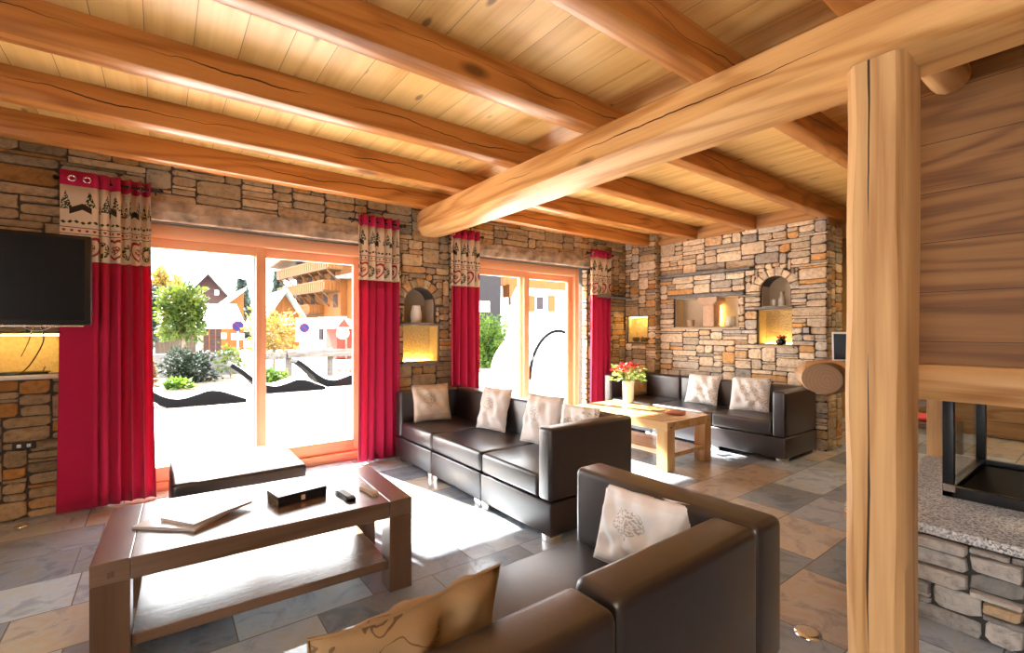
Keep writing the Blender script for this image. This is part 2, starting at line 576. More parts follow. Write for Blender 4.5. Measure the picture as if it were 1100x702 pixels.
def pillow_mat(name, base, band, mark, bands=True, sprig=False):
    t = NT(name)
    uv = t.n('ShaderNodeUVMap').outputs[0]
    u, v, _ = t.sep(uv)
    wv = t.noise(t.scale(uv, (220, 220, 1)), 1, 2)
    col = t.ramp(wv, [(.3, tuple(c * .9 for c in base)), (.7, base)])
    a = t.math('DIVIDE', t.math('SUBTRACT', u, .42), .155)
    b = t.math('DIVIDE', t.math('SUBTRACT', v, .55), .155)
    a2, b2 = t.math('MULTIPLY', a, a), t.math('MULTIPLY', b, b)
    k = t.math('SUBTRACT', t.math('ADD', a2, b2), 1.0)
    k3 = t.math('MULTIPLY', t.math('POWER', t.math('ABSOLUTE', k), 3.0), t.math('SIGN', k))
    f = t.math('SUBTRACT', k3, t.math('MULTIPLY', a2, t.math('MULTIPLY', b2, b)))
    ins = t.math('LESS_THAN', f, .05)
    lace = t.math('GREATER_THAN', t.noise(t.scale(uv, (34, 34, 1)), 1, 3, .6), .52)
    col = t.mix(t.math('MULTIPLY', t.math('MULTIPLY', ins, lace), .75), col, mark)
    if bands:
        for lo, hi in ((-1, .16), (.86, 2)):
            bb = t.math('MULTIPLY', t.math('GREATER_THAN', v, lo), t.math('LESS_THAN', v, hi))
            col = t.mix(t.math('MULTIPLY', bb, .8), col, band)
    if sprig:
        w = t.math('ABSOLUTE', t.math('SUBTRACT', t.noise(t.scale(uv, (4, 5, 1)), 1, 2, .5, 1.2), .5))
        sg = t.math('MULTIPLY', t.math('LESS_THAN', w, .013), t.math('GREATER_THAN', u, .4))
        col = t.mix(t.math('MULTIPLY', sg, .8), col, mark)
    t.set(col, .9, 0, .1)
    t.bump(wv, .15, .004)
    return t.m


M['pl_linen'] = pillow_mat('linen_heart_print', (.62, .54, .46), (.48, .39, .32), (.20, .16, .14))
M['pl_cream'] = pillow_mat('cream_linen_print', (.84, .81, .80), (.76, .70, .67), (.36, .30, .27))
M['pl_white'] = pillow_mat('white_linen_sprigs', (.88, .86, .83), (.80, .76, .72), (.30, .24, .20), False, True)
M['pl_brown'] = pillow_mat('camel_cloth', (.50, .32, .17), (.42, .26, .13), (.36, .21, .11), False)
M['pl_tan'] = pillow_mat('tan_cotton', (.33, .205, .10), (.30, .18, .085), (.10, .055, .03), False, True)

# ------------------------------------------------------------------ dry-stone masonry
PAL = [((.50, .445, .37), 5), ((.43, .39, .34), 4), ((.58, .51, .42), 4), ((.52, .32, .15), 2), ((.54, .40, .26), 2), ((.34, .33, .325), 3), ((.64, .58, .49), 3), ((.44, .425, .41), 3)]
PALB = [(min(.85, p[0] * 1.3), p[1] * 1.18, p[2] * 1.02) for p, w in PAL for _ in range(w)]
PALD = [tuple(c * k for c, k in zip(p, (.66, .58, .45))) for p in PALB]  # darker copy of the stones, window-wall shade put into the colour


def masonry(bm, U, V, O, Nn, w, h, holes=(), pal=PALB, gu=.042, gv=.026, smin=(3, 10), hs=(1, 2, 2, 3, 3, 3, 4, 5), rng=None, skip=None, proud=.03, extra=()):
    """stones on the face O + u*U + v*V, standing proud along Nn. colours go to layer 'stone'"""
    rng = rng or random
    U, V, O, Nn = Vector(U), Vector(V), Vector(O), Vector(Nn)
    lay = bm.loops.layers.float_color.get('stone') or bm.loops.layers.float_color.new('stone')
    nu, nv = int(round(w / gu)), int(round(h / gv))
    gu, gv = w / nu, h / nv
    occ = [[False] * nv for _ in range(nu)]
    for i in range(nu):
        for j in range(nv):
            cu, cv = (i + .5) * gu, (j + .5) * gv
            if any(a < cu < b and c < cv < d for a, b, c, d in holes) or (skip and skip(cu, cv)):
                occ[i][j] = True

    def stone(poly, d, col):
        cu = sum(p[0] for p in poly) / len(poly)
        cv = sum(p[1] for p in poly) / len(poly)
        mw = min(max(p[0] for p in poly) - min(p[0] for p in poly), max(p[1] for p in poly) - min(p[1] for p in poly))
        r0, r1, r2 = [], [], []
        for pu, pv in poly:
            du, dv = cu - pu, cv - pv
            L = math.hypot(du, dv) + 1e-6
            b1 = min(.0045, mw * .12) / L
            b2 = min(.035, mw * .38) / L
            r0.append(O + U * pu + V * pv - Nn * .012)
            r0b = O + U * pu + V * pv + Nn * (d * .55)
            r1.append(r0b)
            r2.append(O + U * (pu + du * b1) + V * (pv + dv * b1) + Nn * (d + rng.uniform(-.003, .003)))
        r3 = []
        tilt = (rng.uniform(-.05, .05), rng.uniform(-.06, .06))
        for (pu, pv), _ in zip(poly, r2):
            k = .55
            r3.append(O + U * (pu + (cu - pu) * k) + V * (pv + (cv - pv) * k) + Nn * (d + rng.uniform(.0, .008) + tilt[0] * (pu - cu) * .4 + tilt[1] * (pv - cv) * .4))
        vr = ring_loft(bm, [r0, r1, r2, r3], cap=False, mi=0)
        fs = [bm.faces.new(vr[3])]
        for r in vr:
            for vv in r:
                for f in vv.link_faces: fs.append(f)
        k = rng.uniform(.82, 1.16)
        c4 = (col[0] * k, col[1] * k, col[2] * k, 1)
        for f in set(fs):
            for lp in f.loops: lp[lay] = c4

    for poly, d, col in extra: stone(poly, d, col)
    for j in range(nv):
        i = 0
        while i < nu:
            if occ[i][j]:
                i += 1
                continue
            run = 0
            while i + run < nu and not occ[i + run][j] and run < smin[1] + 3: run += 1
            ww = rng.randint(*smin)
            if run - ww < 3: ww = run if run <= smin[1] + 2 else ww
            ww = max(1, min(ww, run))
            hh = rng.choice(hs)
            if rng.random() < .06: hh += 3
            hh = min(hh, nv - j)
            k = 1
            while k < hh and all(not occ[i + a][j + k] for a in range(ww)): k += 1
            hh = k
            for a in range(ww):
                for b in range(hh): occ[i + a][j + b] = True
            u0, u1, v0, v1 = i * gu, (i + ww) * gu, j * gv, (j + hh) * gv
            for a, b, c_, d_ in holes:
                if u0 < b and u1 > a and v0 < d_ and v1 > c_:
                    pen = [(b - u0, 0), (u1 - a, 1), (d_ - v0, 2), (v1 - c_, 3)]
                    p, w_ = min(pen)
                    if w_ == 0: u0 = b
                    elif w_ == 1: u1 = a
                    elif w_ == 2: v0 = d_
                    else: v1 = c_
            g = rng.uniform(.001, .003)
            u0 += g; u1 -= g; v0 += g * .8; v1 -= g * .8
            if u1 - u0 < .012 or v1 - v0 < .008:
                i += ww
                continue
            J = min(.008, (v1 - v0) * .13)
            jj = lambda m=1: rng.uniform(-J, 0) * m
            um = (u0 + u1) / 2 + rng.uniform(-.2, .2) * (u1 - u0)
            vm = (v0 + v1) / 2
            ch = min(.024, (v1 - v0) * .27)
            poly = [(u0 - jj(), v0 - jj() + ch * rng.random()), (u0 + ch, v0 - jj()), (um, v0 - jj() * .5), (u1 - ch * rng.random() * 2, v0 - jj()), (u1 + jj(), v0 + ch),
                    (u1 + jj(), v1 - ch * rng.random()), (u1 - ch, v1 + jj()), (um, v1 + jj() * .5), (u0 + ch * rng.random() * 2, v1 + jj()), (u0 - jj(), v1 - ch)]
            stone(poly, rng.uniform(.006, proud * .75), rng.choice(pal))
            i += ww


def shell_cells(bm, us, vs, inside, make):
    """fill grid cells that are not holes with boxes"""
    for a, b in zip(us[:-1], us[1:]):
        for c, d in zip(vs[:-1], vs[1:]):
            if not inside((a + b) / 2, (c + d) / 2): make(a, b, c, d)


# ------------------------------------------------------------------ room shell
WY = 4.80       # inner face of window wall
XF = 5.92       # face of far stone wall
ZC = 2.765      # ceiling boards
XL0, YB0, XR0 = -2.7, -2.6, 8.4

bm = BM()
box(bm, XL0 - .2, XR0, YB0 - .2, WY + .42, -.12, 0)
struct('floor', bm, M['floor'])
bm = BM()
box(bm, XL0 - .2, XR0 + .2, YB0 - .2, WY + .4, ZC, ZC + .12)
struct('ceiling', bm, M['ceil'])

# window wall --------------------------------------------------------
W1 = (-.30, 1.80, 0.0, 2.24)
W2 = (2.86, 4.98, 0.0, 2.25)
NTV = (-1.15, -.575, 1.025, 1.335)            # lit niche under the television
NAR = (2.13, 2.505, 1.425, 1.64)              # arched niche, straight part
NLIT = (2.12, 2.565, .985, 1.405)             # lit niche below it
arch_c, arch_r = ((2.13 + 2.505) / 2, 1.64), (2.505 - 2.13) / 2
arch_top = 1.64 + arch_r
HW = [W1, W2, NTV, NAR, NLIT]
rng = random.Random(3)


def arch_extra(cx, cz, r, u0, z0, n=9, w=.10, pal=PALB):
    out = []
    for k in range(n):
        a0 = PI * k / n + .02
        a1 = PI * (k + 1) / n - .02
        w_ = w * rng.uniform(.85, 1.15)
        am = (a0 + a1) / 2
        P = lambda rr, a: (cx + rr * math.cos(a) - u0, cz + rr * math.sin(a) - z0)
        out.append(([P(r + .004, a0), P(r + w_, a0), P(r + w_ * 1.04, am), P(r + w_, a1), P(r + .004, a1), P(r + .004, am)], rng.uniform(.015, .03), rng.choice(pal)))
    return out


bm = BM()
u0 = XL0


def skipw(u, v):
    X, Z = u + u0, v
    dx, dz = X - arch_c[0], Z - arch_c[1]
    if dz > -.01 and math.hypot(dx, dz) < arch_r + .105: return True
    return False


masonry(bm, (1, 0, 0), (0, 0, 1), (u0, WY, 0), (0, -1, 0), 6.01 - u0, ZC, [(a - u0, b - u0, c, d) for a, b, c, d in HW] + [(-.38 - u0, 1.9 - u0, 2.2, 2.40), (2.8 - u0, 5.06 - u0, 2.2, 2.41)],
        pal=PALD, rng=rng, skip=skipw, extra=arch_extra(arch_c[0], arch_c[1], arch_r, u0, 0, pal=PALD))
# stones lining the door reveals
for Xr, sgn, yy in ((W2[1], -1, 0), (W1[0], 1, 0), (W2[0], 1, 0), (W1[1], -1, 0)):
    masonry(bm, (0, 1, 0), (0, 0, 1), (Xr, WY, 0), (sgn, 0, 0), .10, 2.24, pal=PALB, rng=rng, smin=(1, 3), proud=.02)
TH = .40
us = sorted({XL0 - .2, XR0, *[q for hh in HW for q in hh[:2]]})
vs = sorted({0, ZC + .1, *[q for hh in HW for q in hh[2:]], arch_top})
doors = lambda u, v: any(a < u < b and c < v < d for a, b, c, d in (W1, W2))
nich = lambda u, v: any(a < u < b and c < v < d for a, b, c, d in (NTV, NLIT, NAR, (NAR[0], NAR[1], NAR[3], arch_top)))


def mk(a, b, c, d):
    if doors((a + b) / 2, (c + d) / 2): return
    y0 = WY + (.24 if nich((a + b) / 2, (c + d) / 2) else 0)
    box(bm, a, b, y0, WY + TH, c, d, mi=1)


shell_cells(bm, us, vs, doors, mk)
# the solid corners either side of the arch head
for sg in (-1, 1):
    pts = [(arch_c[0] + sg * arch_r, arch_c[1])]
    for k in range(0, 9):
        a = PI / 2 * k / 8
        pts.append((arch_c[0] + sg * arch_r * math.cos(a), arch_c[1] + arch_r * math.sin(a)))
    pts.append((arch_c[0] + sg * arch_r, arch_top))
    prism(bm, pts[1:], WY + .001, WY + .24, mi=1)
wall_back = struct('wall_back', bm, [M['stone'], M['mortar']])


def niche_lining(name, x0, x1, z0, z1, d0, d1, parent, mat, axis=1, arch=None):
    """plastered back, cheeks, head and sill of a recess"""
    bm = BM()
    k = .012
    if axis == 1:
        box(bm, x0, x1, d1 - k, d1 - .001, z0, z1)
        box(bm, x0 + .001, x0 + k, d0 + .03, d1 - k, z0, z1)
        box(bm, x1 - k, x1 - .001, d0 + .03, d1 - k, z0, z1)
        box(bm, x0 + k, x1 - k, d0 + .03, d1 - k, z0 + .001, z0 + k)
        if not arch: box(bm, x0 + k, x1 - k, d0 + .03, d1 - k, z1 - k, z1 - .001)
    else:
        box(bm, d1 - k, d1 - .001, x0, x1, z0, z1)
        box(bm, d0 + .03, d1 - k, x0 + .001, x0 + k, z0, z1)
        box(bm, d0 + .03, d1 - k, x1 - k, x1 - .001, z0, z1)
        box(bm, d0 + .03, d1 - k, x0 + k, x1 - k, z0 + .001, z0 + k)
        if not arch: box(bm, d0 + .03, d1 - k, x0 + k, x1 - k, z1 - k, z1 - .001)
    return obj(name, bm, mat, parent)


niche_lining('niche_lining', *NTV, WY, WY + .24, wall_back, M['niche'])
niche_lining('niche_lining', *NLIT, WY, WY + .24, wall_back, M['niche'])
niche_lining('niche_lining', NAR[0], NAR[1], NAR[2], arch_top, WY, WY + .24, wall_back, M['plasterw'], arch=True)
bm = BM()
box(bm, NTV[0] - .02, NTV[1] + .015, WY - .035, WY + .22, NTV[2] - .03, NTV[2], .006)
obj('niche_shelf', bm, M['plastic'], wall_back, 40)
bm = BM()
box(bm, 2.085, 2.60, WY - .045, WY + .22, 1.403, 1.427, .006)
obj('niche_shelf', bm, M['slateslab'], wall_back, 40)
bm = BM()
box(bm, 2.09, 2.60, WY - .04, WY + .2, .955, .985, .006)
obj('niche_shelf', bm, M['slateslab'], wall_back, 40)


def rough_beam(bm, x0, x1, y0, y1, z0, z1, n=28, j=.012):
    rings = []
    for i in range(n + 1):
        X = x0 + (x1 - x0) * i / n
        q = lambda: random.uniform(-j, j)
        rings.append([(X, y0 + q(), z0 + .01 + q() * .4), (X, y0 - .012 + q(), (z0 + z1) / 2 + q()), (X, y0 + .005 + q(), z1 + q()), (X, y1, z1), (X, y1, z0), (X, y0 + .02, z0)])
    ring_loft(bm, rings)


bm = BM()
rough_beam(bm, -.40, 1.92, WY - .03, WY + TH, 2.245, 2.405)
struct('trim_1', bm, M['lintel'])
bm = BM()
rough_beam(bm, 2.82, 5.04, WY - .03, WY + TH, 2.255, 2.415)
struct('trim_2', bm, M['lintel'])


# windows: two-leaf sliding glazed doors -----------------------------------
def sliding(name, x0, x1, z1, xm, fy, panes):
    bm = BM()
    y0, y1 = fy, fy + .12
    fw = .075
    for a, b in ((x0, x0 + fw), (x1 - fw, x1)):
        box(bm, a, b, y0, y1, 0, z1, .006)
    root = struct(name, bm, M['frame'], None, 40)
    bm = BM()
    box(bm, x0 + fw, x1 - fw, y0, y1, z1 - .115, z1, .006)
    box(bm, x0 + fw, x1 - fw, y0 + .002, y1, 0.0, .075, .006)
    obj('frame_rail', bm, M['framex'], root, 40)
    # leaves
    for a, b, dy in panes:
        ys = y0 + .018 + dy
        bm = BM()
        sw = .085
        for c, d in ((a, a + sw), (b - sw, b)):
            box(bm, c, d, ys, ys + .045, .076, z1 - .116, .005)
        lf = obj('sash', bm, M['frame'], root, 40)
        bm = BM()
        box(bm, a + sw, b - sw, ys, ys + .045, .076, .20, .005)
        box(bm, a + sw, b - sw, ys, ys + .045, z1 - .20, z1 - .116, .005)
        obj('sash_rail', bm, M['framex'], lf, 40)
        bm = BM()
        box(bm, a + sw - .01, b - sw + .01, ys + .018, ys + .024, .19, z1 - .19)
        obj('pane', bm, M['glass'], lf)
    return root


sliding('window_1', W1[0] + .01, W1[1] - .01, 2.24, .75, 4.90, [(-.22, .80, .0), (.70, 1.72, .052)])
w2 = sliding('window_2', W2[0] + .01, W2[1] - .07, 2.25, 3.9, 4.90, [(2.94, 3.99, .0), (3.86, 4.84, .052)])
bm = BM()
for zz in (.55, .95, 1.35):
    box(bm, 3.80, 3.83, 4.944, 4.96, zz, zz + .03)
obj('latch', bm, M['steel'], w2)

# pilaster and far wall ----------------------------------------------------
PX, PY = 5.80, 4.22
rng = random.Random(11)
NPL = (4.36, 4.74, 1.16, 1.565)
bm = BM()
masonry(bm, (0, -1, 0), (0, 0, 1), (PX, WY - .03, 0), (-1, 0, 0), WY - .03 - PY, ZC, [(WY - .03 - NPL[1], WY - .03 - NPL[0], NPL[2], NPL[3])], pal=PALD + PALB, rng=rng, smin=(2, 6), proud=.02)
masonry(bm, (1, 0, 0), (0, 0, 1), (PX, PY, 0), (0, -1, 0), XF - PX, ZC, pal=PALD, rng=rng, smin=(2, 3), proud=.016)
for a, b, c, d in ((PY + .01, NPL[0], 0, ZC), (NPL[1], WY - .005, 0, ZC), (NPL[0], NPL[1], 0, NPL[2]), (NPL[0], NPL[1], NPL[3], ZC)):
    box(bm, PX, PX + .45, a, b, c, d, mi=1)
box(bm, PX + .2, PX + .45, NPL[0], NPL[1], NPL[2], NPL[3], mi=1)
wp = struct('wall_corner', bm, [M['stone'], M['mortar']])
niche_lining('niche_lining', *NPL, PX, PX + .2, wp, M['niche'], axis=0)
bm = BM()
box(bm, 5.05, 5.79, WY - .16, WY - .002, 1.83, 1.855, .005)
obj('stone_ledge', bm, M['slateslab'], wall_back, 40)

NR = (3.05, 3.99, 1.39, 1.80)
NA2 = (2.43, 2.775, 1.635, 1.83)
NL2 = (2.415, 2.815, 1.17, 1.605)
a2c, a2r = ((NA2[0] + NA2[1]) / 2, NA2[3]), (NA2[1] - NA2[0]) / 2
a2top = NA2[3] + a2r
YE = 2.05
bm = BM()
v0 = PY   # wall u runs from PY toward smaller y


def fx_(hh): return (v0 - hh[1], v0 - hh[0], hh[2], hh[3])


def skipf(u, v):
    Y, Z = v0 - u, v
    return Z > NA2[3] - .01 and math.hypot(Y - a2c[0], Z - a2c[1]) < a2r + .10


ex = []
for k in range(8):
    a0, a1 = PI * k / 8 + .02, PI * (k + 1) / 8 - .02
    w_ = rng.uniform(.085, .115)
    P = lambda rr, a: (v0 - (a2c[0] + rr * math.cos(a)), a2c[1] + rr * math.sin(a))
    am = (a0 + a1) / 2
    ex.append(([P(a2r + .004, a0), P(a2r + w_, a0), P(a2r + w_ * 1.04, am), P(a2r + w_, a1), P(a2r + .004, a1), P(a2r + .004, am)], rng.uniform(.015, .03), rng.choice(PALB)))
masonry(bm, (0, -1, 0), (0, 0, 1), (XF, v0, 0), (-1, 0, 0), v0 - YE, ZC, [fx_(h_) for h_ in (NR, NA2, NL2)] + [(.0, 1.38, 2.105, 2.14), (.13, 1.26, 1.80, 1.845)], pal=PALB, rng=rng, skip=skipf, extra=ex)
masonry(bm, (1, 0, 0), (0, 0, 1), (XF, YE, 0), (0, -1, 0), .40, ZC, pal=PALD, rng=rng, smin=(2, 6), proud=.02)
HF = [NR, NL2, (NA2[0], NA2[1], NA2[2], a2top)]
us = sorted({YE + .01, PY + .005, *[q for hh in HF for q in hh[:2]]})
vs = sorted({0, ZC + .1, *[q for hh in HF for q in hh[2:]]})


def mk(a, b, c, d):
    inn = any(h_[0] < (a + b) / 2 < h_[1] and h_[2] < (c + d) / 2 < h_[3] for h_ in HF)
    box(bm, XF + (.22 if inn else 0), XF + .40, a, b, c, d, mi=1)


shell_cells(bm, us, vs, lambda a, b: False, mk)
for sg in (-1, 1):
    pts = [(a2c[0] + sg * a2r * math.cos(PI / 2 * k / 8), a2c[1] + a2r * math.sin(PI / 2 * k / 8)) for k in range(9)] + [(a2c[0] + sg * a2r, a2top)]
    prism(bm, pts, XF + .001, XF + .22, mi=1, axis=0)
wf = struct('wall_right', bm, [M['stone'], M['mortar']])
niche_lining('niche_lining', *NR, XF, XF + .22, wf, M['plasterw'], axis=0)
niche_lining('niche_lining', *NL2, XF, XF + .22, wf, M['niche'], axis=0)
niche_lining('niche_lining', NA2[0], NA2[1], NA2[2], a2top, XF, XF + .22, wf, M['plasterw'], axis=0, arch=True)
for nm, a in (('stone_ledge', (XF - .10, XF + .02, 2.86, 4.21, 2.108, 2.14)), ('niche_lintel', (XF - .05, XF + .2, 2.97, 4.07, 1.80, 1.845)), ('niche_shelf', (XF - .035, XF + .2, 3.02, 4.02, 1.362, 1.39)),
              ('niche_shelf', (XF - .04, XF + .2, 2.39, 2.83, 1.605, 1.635)), ('niche_shelf', (XF - .03, XF + .2, 2.39, 2.83, 1.14, 1.17))):
    bm = BM()
    box(bm, *a, .006)
    obj(nm, bm, M['slateslab'] if nm != 'niche_shelf' or a[5] > 1.5 else M['plasterw'], wf, 40)
# little stone column dividing the wide niche
bm = BM()
box(bm, XF - .0, XF + .17, 3.385, 3.545, 1.392, 1.70, .012)
prism(bm, [(3.385, 1.69), (3.545, 1.69), (3.60, 1.74), (3.60, 1.797), (3.33, 1.797), (3.33, 1.74)], XF - .03, XF + .19, axis=0)
obj('niche_column', bm, M['terracotta'], wf, 40)

# rooms beyond and behind ---------------------------------------------------
bm = BM()
box(bm, XR0, XR0 + .2, YB0 - .2, WY + .4, 0, ZC + .1)
struct('wall_far_room', bm, M['ochre'])
bm = BM()
box(bm, XL0 - .2, XL0, YB0 - .2, -1.9, 0, ZC + .1)
box(bm, XL0 - .2, XL0, .5, WY, 0, ZC + .1)
box(bm, XL0 - .2, XL0, -1.9, .5, 0, .9)
box(bm, XL0 - .2, XL0, -1.9, .5, 2.2, ZC + .1)
struct('wall_left', bm, M['plasterw'])
bm = BM()
box(bm, XL0 - .2, XR0 + .2, YB0 - .2, YB0, 0, ZC + .1)
struct('wall_front', bm, M['panel'])
bm = BM()
box(bm, 6.33, XR0, 2.9, 3.02, 0, ZC)
struct('wall_passage', bm, M['ochre'])
bm = BM()
box(bm, 6.32, XR0 - .01, 2.86, 2.898, 2.28, 2.40, .005)
struct('trim_3', bm, M['chalet'])
# dark wood boarding on the far room wall, seen through the fireplace glass
bm = BM()
box(bm, XR0 - .06, XR0 - .002, YB0, 2.0, 0.02, 1.25)
struct('trim_4', bm, M['panel'])

# ------------------------------------------------------------------ timbers
JY = [(4.31, 'joist nearest the curtains, first from the window wall'), (3.60, 'second ceiling joist from the window wall, above the ottoman'),
      (2.81, 'third ceiling joist from the window wall, over the low table by the windows'), (1.99, 'fourth ceiling joist from the window wall, ending at the top of the stone wall corner'),
      (1.22, 'fifth ceiling joist from the window wall, meeting the main beam left of the post'), (.58, 'ceiling joist directly above the timber post, nearest the top edge of the photo')]


def joist(x0, x1, y, label, z0=2.6, w=.135, h=ZC - 2.6 + .01, n=40):
    bm = BM()
    rings = []
    ph = random.uniform(0, 9)
    for i in range(n + 1):
        X = x0 + (x1 - x0) * i / n
        a = .006 * math.sin(X * 1.3 + ph)
        c1 = .022 + .012 * math.sin(X * 2.1 + ph * 2) + random.uniform(-.003, .003)
        c2 = .022 + .012 * math.sin(X * 1.7 + ph * 3) + random.uniform(-.003, .003)
        yy0, yy1 = y + a, y + w + a
        rings.append([(X, yy0, z0 + h), (X, yy0 - .004, z0 + h * .5), (X, yy0, z0 + c1 * 1.2), (X, yy0 + c1 * .35, z0 + c1 * .3), (X, yy0 + c1, z0), (X, yy1 - c2, z0), (X, yy1 - c2 * .35, z0 + c2 * .3), (X, yy1, z0 + c2 * 1.2), (X, yy1, z0 + h)])
    ring_loft(bm, rings)
    o = obj('ceiling_joist', bm, M['joist'], None, 35)
    tag(o, label, 'beam', 'ceiling joists', 'thing')
    return o


for y, lab in JY:
    joist(XL0 + .002, XF - .02 if y > 2.2 else (XR0 - .01 if y > 1 else 2.832), y, lab)
# plates between the joist ends along the top of the far wall
bm = BM()
ys = [2.14, 2.80, 2.955, 3.59, 3.745, 4.30, 4.455, WY - .01]
for a, b in ((2.14, 2.80), (2.955, 3.59), (3.745, 4.30), (4.455, WY - .01)):
    box(bm, XF - .06, XF + .1, a, b, 2.60, ZC - .001, .006)
struct('trim_5', bm, M['logwood'])

# main beam
bm = BM()
rings = []
bx0, bx1, bz0, bz1 = 2.16, 2.47, 2.362, 2.60
for i in range(61):
    Y = YB0 + .01 + (WY - .06 - YB0) * i / 60
    e = max(0, (Y - 4.30) / .50)
    k = math.sqrt(max(0.02, 1 - e ** 2.4)) if e > 0 else 1
    wv = .008 * math.sin(Y * 1.9) + .004 * math.sin(Y * 5.3)
    ch = .05 + .012 * math.sin(Y * 1.4 + 1)
    cw = .13 + .02 * math.sin(Y * 1.1)
    zt, zm = bz1 - .002, (bz0 + bz1) / 2
    pts = [(bx0 + wv * .5, zt), (bx0 + wv, bz0 + ch), (bx0 + cw * .35, bz0 + ch * .42), (bx0 + cw, bz0), (bx1 - .03, bz0), (bx1, bz0 + .03), (bx1, zt)]
    s = 1 - k
    ring = []
    for (a, b) in pts:
        aa = a + s * .22 * (1 if a < bx0 + .1 else .2)
        bb = b + s * .06 if b < zm else b - s * .10
        ring.append((aa, Y, bb))
    rings.append(ring)
ring_loft(bm, rings)
o = obj('main_beam', bm, M['beam'], None, 30)
tag(o, 'thick rounded-end main beam carrying the joists, running from the window wall over the timber post', 'beam', None, 'thing')

# post
bm = BM()
rings = []
px0, px1, py0, py1 = 2.165, 2.362, .502, .694
for i in range(81):
    Z = 2.385 * i / 80
    c0 = .040 + .010 * math.sin(Z * 3.1 + .4) + .006 * math.sin(Z * 7.7)
    c1 = .034 + .010 * math.sin(Z * 2.6 + 2) + .005 * math.sin(Z * 9.1 + 1)
    w = .004 * math.sin(Z * 2.3)
    rings.append([(px0, py1 - c1 * .9, Z), (px0, py0 + c0 * .45 + .008, Z), (px0 + c0 * .55, py0 + .008, Z), (px0 + c0 * 1.6, py0, Z), (px1 - .012, py0 + w, Z), (px1, py0 + .012, Z), (px1, py1 - .01, Z), (px1 - .01, py1, Z), (px0 + c1, py1, Z)])
ring_loft(bm, rings)
o = obj('timber_post', bm, M['post'], None, 30)
tag(o, 'squared timber post with waney edges holding up the main beam in front of the fireplace', 'post', None, 'thing')

# short tie log behind the beam
bm = BM()
rings = []
for i in range(13):
    X = 2.52 + .315 * i / 12
    rings.append([(X, .50 + .072 * math.cos(2 * PI * k / 14) * (1.0 if i else .93), 2.485 + .072 * math.sin(2 * PI * k / 14) * (1.0 if i else .93)) for k in range(14)])
ring_loft(bm, rings)
o = obj('tie_log', bm, M['logx'], None, 50)
tag(o, 'short log end poking out behind the main beam just right of the post top', 'log', None, 'thing')

# ------------------------------------------------------------------ fireplace
fp = thing('fireplace', 'large fireplace with stone base, granite hearth and plank-clad hood right of the post', 'fireplace', (3.7, -.6, 0))
L = Matrix.Translation((-3.7, .6, 0))


def fpart(name, bm, mat, parent=fp, smooth=None):
    bm.transform(L)
    return obj(name, bm, mat, parent, smooth)


rng = random.Random(21)
FX, FYE = 2.86, .86
bm = BM()
masonry(bm, (0, -1, 0), (0, 0, 1), (FX, FYE, 0.0), (-1, 0, 0), FYE + 2.0, .398, pal=[(.34, .32, .30), (.42, .39, .36), (.26, .25, .24), (.40, .29, .18), (.36, .34, .32), (.46, .43, .40)], rng=rng, hs=(1, 2, 2, 3, 3, 4), smin=(2, 8), proud=.06)
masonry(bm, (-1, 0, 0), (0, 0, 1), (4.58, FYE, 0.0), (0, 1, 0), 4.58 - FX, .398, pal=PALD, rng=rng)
box(bm, FX + .004, 4.58, -2.0, FYE - .004, 0, .40, mi=1)
bm_st = fpart('stone_base', bm, [M['stone'], M['deepjoint']])
bm = BM()
box(bm, FX + .004, 4.55, -2.0, FYE, .385, .407)
fpart('mortar_bed', bm, M['terracotta'])
bm = BM()
box(bm, 2.835, 4.62, -2.05, .905, .408, .452, .004)
fpart('hearth_slab', bm, M['granite'], fp, 40)
bm = BM()
box(bm, 2.84, 4.40, -2.1, .86, 1.16, ZC - .003)
fpart('hood', bm, M['hood'])
# mantel log along the front, end cut free past the corner
bm = BM()
rings = []
for i in range(41):
    Y = -2.1 + (1.135 + 2.1) * i / 40
    e = max(0, (Y - 1.03) / .105)
    k = math.sqrt(max(0.12, 1 - e * e)) if e else 1
    zc, hh = 1.112 + .004 * math.sin(Y * 4), .079 * k
    xw = .125 * k
    xc = 2.86
    rings.append([(xc - xw, Y, zc + hh * .72), (xc - xw * .86, Y, zc + hh), (xc + xw, Y, zc + hh), (xc + xw, Y, zc - hh), (xc - xw * .70, Y, zc - hh), (xc - xw, Y, zc - hh * .45), (xc - xw * 1.06, Y, zc + hh * .15)])
ring_loft(bm, rings)
fpart('mantel_log', bm, M['logwood'], fp, 40)
# cross log, its sawn end facing the room
bm = BM()
rings = []
for i, X in enumerate((2.655, 2.67, 2.9, 3.3, 3.8, 4.4)):
    k = .95 if i == 0 else 1
    rings.append([(X,   .945 + .098 * k * math.cos(2 * PI * q / 20), 1.105 + .080 * k * math.sin(2 * PI * q / 20)) for q in range(20)])
ring_loft(bm, rings)
t = NT('sawn_log_end')
cc = t.co()
xx = t.sep(cc)
dy = t.math('SUBTRACT', xx[1], 1.52)
dz = t.math('SUBTRACT', xx[2], 1.10)
rr = t.math('SQRT', t.math('ADD', t.math('MULTIPLY', dy, dy), t.math('MULTIPLY', dz, dz)))
rr = t.math('ADD', rr, t.math('MULTIPLY', t.noise(cc, 14, 3), .03))
rg = t.math('MULTIPLY_ADD', t.math('SINE', t.math('MULTIPLY', rr, 420)), .5, .5)
t.set(t.ramp(rg, [(.0, (.23, .12, .05)), (1, (.19, .095, .04))]), .6)
M['logend'] = t.m
fpart('cross_log', bm, M['logend'], fp, 40)
bm = BM()
box(bm, 4.40, 4.56, .78, .90, .452, 1.03, .006)
fpart('timber_prop', bm, M['post'], fp, 40)

